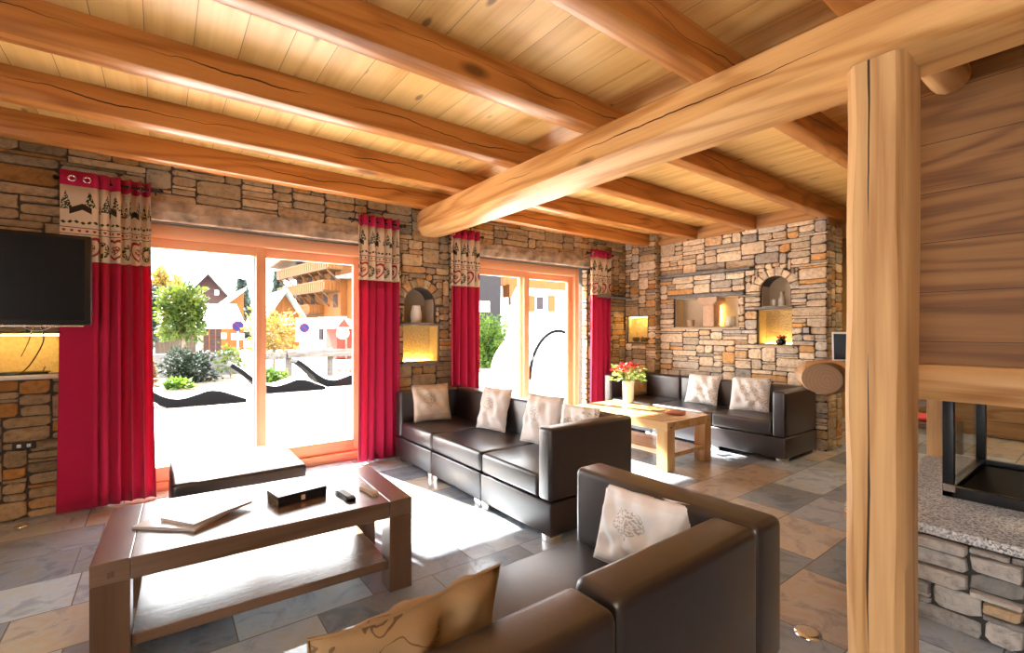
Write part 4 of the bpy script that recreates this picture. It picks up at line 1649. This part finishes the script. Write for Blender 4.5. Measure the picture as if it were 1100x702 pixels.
o = obj('log_stub', bm, M['logwood'], None, 50)
o.location = (3.98, 1.235, 0)
tag(o, 'small upright wooden log stub on the floor at the left edge of the post', 'log')

# ------------------------------------------------------------------ outdoors
GZ = -.06
bm = BM()
box(bm, -12, 9.5, WY + .42, 13.1, GZ - .1, GZ + .02)
struct('terrace', bm, M['deck'])
bm = BM()
box(bm, -120, 160, WY + .41, 140, GZ - .4, GZ - .06)
struct('ground', bm, M['pave'])
bm = BM()
rings = []
box(bm, -10, 9, 13.1, 16.8, GZ - .2, GZ + .05)
struct('garden_bed', bm, M['soil'])


def lounger(label, x, y):
    r = thing('sun_lounger', label, 'sun lounger', (x, y, GZ + .02), 0, 'wavy loungers on the terrace')
    # profile along x from head to foot
    ctrl = [(0, .66), (.18, .52), (.40, .32), (.62, .17), (.84, .12), (1.06, .17), (1.28, .235), (1.48, .205), (1.68, .12), (1.88, .035)]
    P_ = []
    for i in range(len(ctrl) - 1):
        g = lambda k: ctrl[max(0, min(len(ctrl) - 1, k))]
        for q in range(5):
            s_ = q / 5
            pr = []
            for c_ in (0, 1):
                p0, p1, p2, p3 = g(i - 1)[c_], g(i)[c_], g(i + 1)[c_], g(i + 2)[c_]
                pr.append(.5 * (2 * p1 + (p2 - p0) * s_ + (2 * p0 - 5 * p1 + 4 * p2 - p3) * s_ ** 2 + (3 * p1 - p0 - 3 * p2 + p3) * s_ ** 3))
            P_.append(tuple(pr))
    P_.append(ctrl[-1])
    up, dn, pad = [], [], []
    for i, p in enumerate(P_):
        a, b = P_[max(0, i - 1)], P_[min(len(P_) - 1, i + 1)]
        d = Vector((b[0] - a[0], b[1] - a[1])).normalized()
        n = Vector((-d.y, d.x))
        th = .105 if .4 < p[0] < 1.7 else .085
        up.append((p[0], p[1] + .03))
        lo = Vector((p[0], p[1] + .03)) - n * th
        k_ = min(1, max(0, (p[0] - .42) / .3))
        dn.append((lo.x * (1 - k_) + p[0] * k_, max(0.0, lo.y * (1 - k_))))
        hi = Vector((p[0], p[1] + .03)) + n * .012
        pad.append((hi.x, hi.y))
    bm = BM()
    for a, b in zip(range(len(up) - 1), range(1, len(up))):
        pass
    rings = [[(u[0], 0, u[1]), (u[0], .72, u[1]), (d_[0], .72, d_[1]), (d_[0], 0, d_[1])] for u, d_ in zip(up, dn)]
    ring_loft(bm, rings)
    obj('shell', bm, M['lounger'], r, 50)
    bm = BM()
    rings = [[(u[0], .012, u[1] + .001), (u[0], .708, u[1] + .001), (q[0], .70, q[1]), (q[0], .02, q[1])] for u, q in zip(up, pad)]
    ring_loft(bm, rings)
    obj('lying_surface', bm, M['loungerglare'], r, 50)  # pale top carries the painted sky glare
    return r


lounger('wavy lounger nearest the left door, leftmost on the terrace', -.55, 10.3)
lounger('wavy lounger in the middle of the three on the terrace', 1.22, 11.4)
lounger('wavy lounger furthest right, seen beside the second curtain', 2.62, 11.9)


# plants
def crown(bm, c, r, n, w, l, sc=(1, 1, 1), cone=False):
    c = Vector(c)
    for k in range(n):
        while True:
            p = Vector((random.uniform(-1, 1), random.uniform(-1, 1), random.uniform(-1, 1)))
            if .25 < p.length < 1: break
        if cone:
            z = random.random()
            a = random.uniform(0, 2 * PI)
            tier = .75 + .25 * math.sin(z * 40)
            rr = r * (1 - z) * tier * random.uniform(.55, 1)
            q = c + Vector((rr * math.cos(a), rr * math.sin(a), z * sc[2]))
            d = Vector((math.cos(a), math.sin(a), random.uniform(-.6, .1)))
        else:
            lump = .86 + .30 * math.sin(p.x * 5 + c.z) * math.sin(p.z * 5 + 1.3 * c.z) + .16 * math.sin(p.y * 8 + p.x * 5)
            q = c + Vector((p.x * sc[0], p.y * sc[1], p.z * sc[2])) * r * lump
            d = p + Vector((random.uniform(-.8, .8), random.uniform(-.8, .8), random.uniform(-.6, .6)))
        leaf_card(bm, q, d, w * random.uniform(.7, 1.2), l * random.uniform(.7, 1.2))


def plant(name, label, cat, px, pyb, pyt, pxw, Y, mat, n=900, trunk=.25, leaf=.16, cone=False, group=None):
    """a plant whose foot is at photo (px,pyb), top at pyt, pxw pixels wide, at distance Y"""
    b = at(px, pyb, Y)
    tp = at(px, pyt, Y)
    s = (b.x * FW[0] + b.y * FW[1]) / FPX
    H, Wd = tp.z - b.z, pxw * s
    r = thing(name, label, cat, (b.x, b.y, b.z), 0, group)
    bm = BM()
    tube(bm, [(0, 0, -.3), (.02 * H, 0, H * .3), (0, 0, H * .75)], H * .022 + .01, 7, r1=H * .008)
    for k in range(6):
        a = k * 2.4
        tube(bm, [(0, 0, H * (trunk + .1 + .06 * k)), (Wd * .3 * math.cos(a), Wd * .3 * math.sin(a), H * (trunk + .25 + .06 * k))], H * .008, 5, r1=H * .003)
    obj('stem' if H < 1.5 else 'trunk', bm, M['bark'], r, 60)
    bm = BM()
    if cone: crown(bm, (0, 0, H * trunk), Wd / 2, n, leaf, leaf * 1.6, (1, 1, H * (1 - trunk)), True)
    else:
        hh = H * (1 - trunk) / 2
        crown(bm, (0, 0, H * trunk + hh), Wd / 2, n, leaf, leaf * 1.5, (1, 1, hh / (Wd / 2)))
    obj('foliage', bm, mat, r)
    return r


random.seed(12)
plant('shrub', 'dark green conifer shrub behind the loungers, at the left door', 'shrub', 204, 419, 374, 50, 14.9, M['lf_dark'], 3200, .0, .065)
plant('shrub', 'low rust coloured shrub at the left edge of the left door', 'shrub', 156, 418, 384, 18, 13.6, M['lf_rust'], 500, .0, .08)
plant('shrub', 'low leafy groundcover in front of the dark conifer shrub', 'shrub', 192, 421, 408, 26, 13.4, M['lf_bush'], 400, .0, .08)
plant('shrub', 'thin airy shrub with yellow-green leaves left of the door mullion', 'shrub', 247, 412, 370, 28, 15.6, M['lf_green'], 170, .25, .09)
plant('shrub', 'low green shrub right of the door mullion behind the loungers', 'shrub', 296, 412, 398, 30, 13.2, M['lf_bush'], 350, .0, .09)
plant('shrub', 'small rust and green shrub under the fence, beside the second curtain', 'shrub', 372, 412, 398, 26, 13.4, M['lf_rust'], 260, .0, .08)
plant('tree', 'bright green young tree before the hut, seen through the left door', 'tree', 196, 384, 306, 44, 18, M['lf_green'], 3200, .22, .11)
plant('tree', 'dark leafy tree at the left edge of the left door', 'tree', 153, 384, 302, 32, 21.2, M['lf_dark'], 2600, .15, .12)
plant('tree', 'slender yellow autumn tree behind the middle mullion of the left door', 'tree', 293, 404, 330, 54, 16, M['lf_yellow'], 1100, .25, .085)
plant('tree', 'grey-green spruce left of the mullion of the left door', 'tree', 260, 370, 300, 30, 78, M['lf_spruce'], 3500, .05, .45, True)
plant('tree', 'dark narrow spruce right of the mullion, behind the orange house', 'tree', 299, 360, 291, 20, 70, M['lf_spruce'], 3000, .05, .4, True)
plant('tree', 'pale yellow tree behind the dark chalet, left one of two', 'tree', 174, 350, 290, 13, 92, M['lf_yellow'], 500, .3, .7)
plant('tree', 'pale yellow tree behind the dark chalet, right one of two', 'tree', 191, 350, 298, 13, 102, M['lf_yellow'], 500, .3, .7)
plant('hedge_bush', 'bright green leafy bush before the dark wall, seen through the right door', 'bush', 524, 408, 336, 44, 15.2, M['lf_bush'], 3600, .0, .10)

# low garden wall and log fence
a, b = at(152, 389, 16.9), at(246, 389, 16.9)
bm = BM()
box(bm, a.x, b.x + .3, 16.9, 17.2, GZ, at(200, 380, 16.9).z, .03)
struct('garden_wall', bm, M['conc'])
fe = thing('log_fence', 'weathered grey log rail fence behind the right loungers', 'fence', (at(311, 412, 14.4).x, 14.4, GZ))
x0, x1 = 0, at(385, 380, 14.4).x - at(311, 412, 14.4).x + 1.2
z0, z1 = at(340, 384, 14.4).z - GZ, at(340, 376, 14.4).z - GZ
bm = BM()
rough_beam(bm, -.05, x1, -.09, .09, z0, z1, 20, .02)
obj('rail', bm, M['greywood'], fe)
bm = BM()
rough_beam(bm, -.9, -.1, -.06, .06, z0 - .03, z1 - .06, 20, .02)
obj('rail', bm, M['greywood'], fe)
for X in (0, 1.15, x1 - .1):
    bm = BM()
    tube(bm, [(X, .12, -.05), (X, .12, z1 + .03)], .09, 8)
    obj('fence_post', bm, M['greywood'], fe)


def gable(name, label, px0, px1, pyb, pye, pyr, Y, depth, wallm, roofm, wins=(), over=.35, pxr=None, cat='house'):
    """gabled house front between photo columns px0..px1, base pyb, eaves pye, ridge pyr"""
    A, B = at(px0, pyb, Y), at(px1, pyb, Y)
    ze, zr = at((px0 + px1) / 2, pye, Y).z, at((px0 + px1) / 2, pyr, Y).z
    base = GZ
    r = thing(name, label, cat, (A.x, Y, base))
    W = B.x - A.x
    he, hr = ze - base, zr - base
    xr = W / 2 if pxr is None else at(pxr, pyr, Y).x - A.x
    bm = BM()
    prism(bm, [(0, 0), (W, 0), (W, he), (xr, hr - .02), (0, he)], 0, depth)
    obj('walls', bm, wallm, r)
    bm = BM()
    tk = .18 + W * .012
    for (xa, za), (xb, zb) in (((-over, he - over * (hr - he) / max(xr, .1)), (xr, hr)), ((W + over, he - over * (hr - he) / max(W - xr, .1)), (xr, hr))):
        if abs(xa - xb) < over + .6: continue
        prism(bm, [(xa, za), (xb, zb), (xb, zb + tk), (xa, za + tk)], -over * 1.5, depth + over)
    obj('roof', bm, roofm, r)
    for (qx0, qx1, qy0, qy1) in wins:
        a, b = at(qx0, qy1, Y), at(qx1, qy0, Y)
        bm = BM()
        box(bm, a.x - A.x, b.x - A.x, -.08, .02, a.z - base, b.z - base)
        w_ = obj('window', bm, M['white'], r)
        bm = BM()
        box(bm, a.x - A.x + .1, b.x - A.x - .1, -.10, -.081, a.z - base + .1, b.z - base - .1)
        obj('pane', bm, M['roofpale'], w_)
    return r


gable('chalet', 'dark brown chalet with a low gable roof in the background left of the mullion', 201, 243, 362, 319, 297, 62, 8, M['chaletdark'], M['roofdark'], [(230.5, 235, 312, 317)], .9)
gable('house', 'orange timber house with pale roof below the dark chalet', 219, 262, 370, 345, 312, 40, 8, M['orangewood'], M['roofpale'], [(232, 243, 358, 364)], .8, pxr=262)
gable('house', 'orange gabled house right of the mullion, behind the yellow tree', 286, 322, 372, 340, 314, 39, 7, M['orangewood'], M['roofpale'], [(300, 308, 342, 350)], .9)
gable('house', 'small white house with dark gable behind the green tree', 158, 196, 365, 318, 308, 74, 7, M['white'], M['roofdark'], [(163, 168, 318, 325)], .6, pxr=181)
bl = thing('balcony_railing', 'dark lattice balcony railing far left behind the green tree', 'railing', at(160, 331, 48))
w_ = at(186, 331, 48).x - at(160, 331, 48).x
h_ = at(160, 313, 48).z - at(160, 331, 48).z
bm = BM()
box(bm, 0, w_, -.06, .06, h_ - .15, h_)
box(bm, 0, w_, -.06, .06, 0, .15)
for k in range(5): box(bm, w_ * k / 4 - .05, w_ * k / 4 + .05, -.06, .06, -4.5, h_)
obj('frame', bm, M['chaletdark'], bl)
bm = BM()
for k in range(4):
    xa, xb = w_ * k / 4, w_ * (k + 1) / 4
    tube(bm, [(xa, 0, .1), (xb, 0, h_ - .1)], .07, 6)
    tube(bm, [(xb, 0, .1), (xa, 0, h_ - .1)], .07, 6)
obj('lattice', bm, M['kioskred'], bl)

# hut with snowy-white roof
A = at(166, 384, 25)
B = at(236, 384, 25)
zt = at(200, 352, 25).z
hut = thing('hut', 'low weathered board hut with broad pale roof behind the green tree', 'hut', (A.x, 25, GZ))
W = B.x - A.x
bm = BM()
box(bm, 0, W * .62, 0, 3, 0, zt - GZ)
obj('board_wall', bm, M['greyboards'], hut)
bm = BM()
rng = random.Random(4)
masonry(bm, (1, 0, 0), (0, 0, 1), (-1.3, -.05, 0), (0, -1, 0), 1.25, zt - GZ, pal=PALB, rng=rng, gu=.12, gv=.09)
box(bm, -1.3, -.05, -.05, 3, 0, zt - GZ, mi=1)
obj('stone_wall', bm, [M['stone'], M['mortar']], hut)
for X in (W * .78, W * .88, W * .98):
    bm = BM()
    box(bm, X - .1, X + .1, -.1, .1, 0, zt - GZ)
    obj('porch_post', bm, M['chaletdark'], hut)
bm = BM()
zr = at(215, 336, 27).z - GZ
prism(bm, [(-.9, zt - GZ - .05), (zr * 0 + 2.2, zr + .25), (2.2, zr + .45), (-.9, zt - GZ + .15)], -1.6, W + .9, axis=0)
prism(bm, [(2.2, zr + .25), (5.0, zt - GZ), (5.0, zt - GZ + .2), (2.2, zr + .45)], -1.6, W + .9, axis=0)
obj('roof', bm, M['white'], hut)

# big chalet with balconies, its long front receding to the left
Pn, Pf = at(366, 375, 47), at(318, 375, 59)
dx_, dy_ = Pn.x - Pf.x, Pn.y - Pf.y
L_ = math.hypot(dx_, dy_)
ch = thing('large_chalet', 'tall timber chalet with stacked balconies at the right of the left door', 'chalet', (Pf.x, Pf.y, GZ), math.atan2(dy_, dx_))
sN = (Pn.x * FW[0] + Pn.y * FW[1]) / FPX
zf = lambda py: CAMH + (355 - py) * sN - GZ
bm = BM()
box(bm, 0, L_, 0, 9, zf(340), zf(274))
obj('timber_walls', bm, M['orangewood'], ch)
bm = BM()
box(bm, .05, L_ - .05, .1, 9, 0, zf(340))
obj('ground_floor', bm, M['white'], ch)
for k, (pa, pb, xa, xb) in enumerate(((279, 289, -1.6, L_ + .6), (301.5, 312, -1.4, L_ - .3), (326, 335.5, .8, L_ * .66))):
    bm = BM()
    box(bm, xa, xb, -1.6, 0, zf(pb) - .16, zf(pb))
    bal = obj('balcony', bm, M['chalet'], ch)
    bm = BM()
    box(bm, xa, xb, -1.6, -1.46, zf(pa) - .16, zf(pa))
    n = 26
    for q in range(n + 1):
        X = xa + (xb - xa) * q / n
        box(bm, X - .2, X + .2, -1.56, -1.49, zf(pb), zf(pa) - .16)
    for X in (xa, xb - .1):
        box(bm, X, X + .1, -1.46, 0, zf(pa) - .16, zf(pa))
        for q in range(4): box(bm, X + .02, X + .08, -1.4 + q * .36, -1.1 + q * .36, zf(pb), zf(pa) - .16)
    obj('railing', bm, M['orangewood'], bal)
    bm = BM()
    for q in range(7):
        X = xa + .4 + (xb - xa - .8) * q / 6
        tube(bm, [(X, 0, zf(pb) - 1.5), (X, -1.45, zf(pb) - .18)], .10, 5)
    obj('bracket', bm, M['chalet'], bal)
bm = BM()
prism(bm, [(-2.4, zf(276)), (4.5, zf(266)), (4.5, zf(263)), (-2.4, zf(273))], -2.2, 9.2)
prism(bm, [(4.5, zf(266)), (L_ + 2, zf(275)), (L_ + 2, zf(272)), (4.5, zf(263))], -2.2, 9.2)
obj('roof', bm, M['chalet'], ch)
for fx_c, z0_, z1_ in ((.12, 300, 291), (.36, 300, 291), (.62, 300, 291), (.85, 300, 291), (.15, 324, 314), (.42, 324, 314), (.7, 324, 314), (.9, 330, 316), (.25, 366, 348), (.6, 366, 348)):
    X = L_ * fx_c
    bm = BM()
    box(bm, X - .45, X + .45, -.06, .14, zf(z0_), zf(z1_))
    obj('window', bm, M['roofdark'], ch)
# lower wing at its near end
bm = BM()
box(bm, L_ + .02, L_ + 7, .6, 8, 0, zf(300))
obj('side_wing', bm, M['orangewood'], ch)
bm = BM()
box(bm, L_ - .3, L_ + 7.5, -.4, 8.4, zf(299.5), zf(297))
obj('wing_roof', bm, M['roofpale'], ch)

# kiosk with tent roofs
A = at(343, 381, 24)
k_ = thing('kiosk', 'red kiosk with two white pointed tent roofs beside the second curtain', 'kiosk', (A.x, 24, GZ))
W = at(384, 381, 24).x - A.x
zf = lambda py: at(362, py, 24).z - GZ
bm = BM()
box(bm, W * .45, W, 0, 2, 0, zf(352))
obj('cabin', bm, M['kioskred'], k_)
for x_ in (W * .12, W * .78):
    bm = BM()
    ring_loft(bm, [[(x_ - 1.1, -.3, zf(353)), (x_ + 1.1, -.3, zf(353)), (x_ + 1.1, 1.9, zf(353)), (x_ - 1.1, 1.9, zf(353))], [(x_ - .03, .77, zf(341)), (x_ + .03, .77, zf(341)), (x_ + .03, .83, zf(341)), (x_ - .03, .83, zf(341))]])
    obj('tent_roof', bm, M['canvas'], k_)
for x_ in (W * .12 - 1.0, W * .12 + 1.0):
    bm = BM()
    tube(bm, [(x_, -.25, 0), (x_, -.25, zf(353))], .05, 6)
    obj('tent_pole', bm, M['bark'], k_)
bm = BM()
prism(bm, [(W * .40, zf(352)), (W * .58, zf(342)), (W * .76, zf(352))], -.35, -.31)
obj('gable_front', bm, M['kioskred'], k_)
bm = BM()
ring_loft(bm, [circ((W * .60, -.05, zf(358)), .32, 16, 1), circ((W * .60, -.02, zf(358)), .32, 16, 1)])
obj('round_sign', bm, M['white'], k_)


def nosign(label, px, py, Y, pyb, panel):
    a_ = at(px, py, Y)
    r = thing('road_sign', label, 'road sign', (a_.x, Y, GZ), 0, 'no parking signs')
    hz = a_.z - GZ
    bm = BM()
    tube(bm, [(0, .03, 0), (0, .03, hz + .1)], .025, 8)
    obj('pole', bm, M['chrome'], r)
    s = .19
    if panel:
        bm = BM()
        box(bm, -.33, .33, 0, .015, -.55 + hz, .40 + hz)
        obj('backing_panel', bm, M['white'], r)
    else:
        bm = BM()
        box(bm, -.2, .2, 0, .012, hz - .48, hz - .26)
        obj('backing_panel', bm, M['white'], r)
    bm = BM()
    ring_loft(bm, [circ((0, -.012, hz), s, 24, 1), circ((0, -.002, hz), s, 24, 1)])
    obj('red_disc', bm, M['signred'], r)
    bm = BM()
    ring_loft(bm, [circ((0, -.016, hz), s * .78, 24, 1), circ((0, -.0125, hz), s * .78, 24, 1)])
    obj('blue_disc', bm, M['bluesign'], r)
    bm = BM()
    box(bm, -s * .8, s * .8, -.020, -.017, hz - .02, hz + .02, mat=Matrix.Translation((0, 0, hz)) @ Matrix.Rotation(R(45), 4, 'Y') @ Matrix.Translation((0, 0, -hz)))
    obj('slash', bm, M['signred'], r)


nosign('round no parking sign on a pole left of the mullion', 255.5, 350.5, 19, 380, False)
nosign('round no parking sign on a white panel before the large chalet', 327, 352.5, 20, 380, True)

# beyond the right door
dY = 17
A, B = at(470, 400, dY), at(538, 400, dY)
dw = thing('dark_shed', 'dark board-clad shed with a white notice, seen through the right door', 'shed', (A.x, dY, GZ))
bm = BM()
box(bm, 0, B.x - A.x, 0, 4, 0, at(520, 272, dY).z - GZ)
obj('board_wall', bm, M['darkboard'], dw)
a_, b_ = at(508, 335, dY), at(525.5, 324, dY)
bm = BM()
box(bm, a_.x - A.x, b_.x - A.x, -.03, 0, a_.z - GZ, b_.z - GZ)
nt_ = obj('notice', bm, M['white'], dw)
bm = BM()
for q in range(2):
    zz = a_.z - GZ + (b_.z - a_.z) * (.62 - .36 * q)
    xx_ = a_.x - A.x + .06
    rs = random.Random(q)
    while xx_ < b_.x - A.x - .07:
        l_ = rs.uniform(.03, .09)
        box(bm, xx_, xx_ + l_, -.034, -.031, zz, zz + .05)
        xx_ += l_ + .03
obj('lettering', bm, M['terracotta'], nt_)
hY = 18
A, B = at(538, 405, hY), at(640, 405, hY)
wh = thing('white_house', 'white rendered house with orange timber upper floor, seen through the right door', 'house', (A.x, hY, GZ))
P2 = lambda px, py: (at(px, py, hY).x - A.x, at(px, py, hY).z - GZ)
W = B.x - A.x
bm = BM()
box(bm, 0, W, 0, 6, 0, P2(560, 309)[1])
obj('render_wall', bm, M['white'], wh)
bm = BM()
box(bm, 0, W, -.25, 6, P2(560, 309)[1] + .002, P2(560, 270)[1] + .6)
obj('timber_storey', bm, M['orangewood'], wh)
bm = BM()
(xa, za), (xb, zb) = P2(540, 320), P2(547, 307)
prism(bm, [(xa, zb), (xb, zb), (xb, zb - .12), (xa + .12, za), (xa, za)], -.55, -.005)
obj('corbel', bm, M['orangewood'], wh)
(xa, za), (xb, zb) = P2(546, 328), P2(549, 316)
bm = BM()
box(bm, xa, xb, -.012, .0, za, zb)
obj('slit_window', bm, M['roofdark'], wh)
(xa, za), (xb, zb) = P2(574.5, 334), P2(584, 318)
bm = BM()
box(bm, xa, xb, -.05, 0, za, zb)
w_ = obj('window', bm, M['white'], wh)
bm = BM()
box(bm, xa + .07, xb - .07, -.058, -.051, za + .07, zb - .07)
obj('pane', bm, M['roofdark'], w_)
for qa, qb in ((567.5, 573.8), (588.5, 595.5)):
    (xa, za), (xb, zb) = P2(qa, 335), P2(qb, 318)
    bm = BM()
    box(bm, xa, xb, -.06, 0, za, zb)
    obj('shutter', bm, M['orangewood'], wh)
# white pod with an arched opening
cY = 11.2
c = at(600, 404, cY)
pod = thing('garden_pod', 'large white dome shelter with an arched opening, outside the right door', 'shelter', (c.x, cY, GZ + .02), -.75)
rad = 73 * (c.x * FW[0] + cY * FW[1]) / FPX
PZ = .78
bm = BM()
rings = []
for i in range(13):
    a = PI / 2 * i / 12
    rings.append([(rad * math.cos(a) * math.cos(2 * PI * k / 48), rad * math.cos(a) * math.sin(2 * PI * k / 48), rad * math.sin(a) * PZ) for k in range(48)])
ring_loft(bm, rings[:-1])
obj('shell', bm, M['dome'], pod, 60)
bm = BM()
pts = []
for k in range(25):
    a = PI * k / 24
    xx_, zz = .36 * rad * math.cos(a), .80 * rad * math.sin(a)
    yy_ = -math.sqrt(max(0, rad * rad * 1.03 - xx_ * xx_ - zz * zz))
    pts.append((xx_, yy_, zz * PZ))
tube(bm, pts, .045, 8)
obj('opening_rim', bm, M['lounger'], pod, 60)
bm = BM()
lathe(bm, [(rad * .99, 0), (rad * 1.015, 0), (rad * 1.015, .05), (rad * .99, .05)], 48)
obj('base_ring', bm, M['chrome'], pod)

# ------------------------------------------------------------------ light
w = bpy.data.worlds.new('World')
S.world = w
w.use_nodes = True
bg = w.node_tree.nodes['Background']
bg.inputs[0].default_value = (.96, .985, 1.0, 1)
bg.inputs[1].default_value = 14
sun = bpy.data.lights.new('sun', 'SUN')
sun.energy = 72
sun.angle = R(1.5)
sun.color = (1, .95, .87)
so = bpy.data.objects.new('sun', sun)
el, az = R(39), R(11)
d = Vector((math.sin(az) * math.cos(el), -math.cos(az) * math.cos(el), -math.sin(el)))
so.rotation_euler = d.to_track_quat('-Z', 'Y').to_euler()
so.location = (-6, 14, 10)
C.objects.link(so)


def fill_light(x, y, z, e, col, size):  # fill light added under the ceiling, no fitting modelled
    l = bpy.data.lights.new('added_fill', 'AREA')
    l.shape = 'DISK'
    l.size = size
    l.energy = e
    l.color = col
    o = bpy.data.objects.new('added_fill', l)
    o.location = (x, y, z)
    C.objects.link(o)


fill_light(-1.4, -1.2, 2.55, 12, (1, .82, .6), .5)  # warm fill added behind the camera
fill_light(7.1, 1.0, 2.55, 45, (1, .78, .5), .4)  # warm fill added for the far room

S.view_settings.view_transform = 'Standard'
S.view_settings.look = 'None'
S.view_settings.gamma = 1
S.view_settings.use_curve_mapping = False
S.view_settings.exposure = .15
S.cycles.max_bounces = 10
S.cycles.diffuse_bounces = 5
S.cycles.sample_clamp_indirect = 8
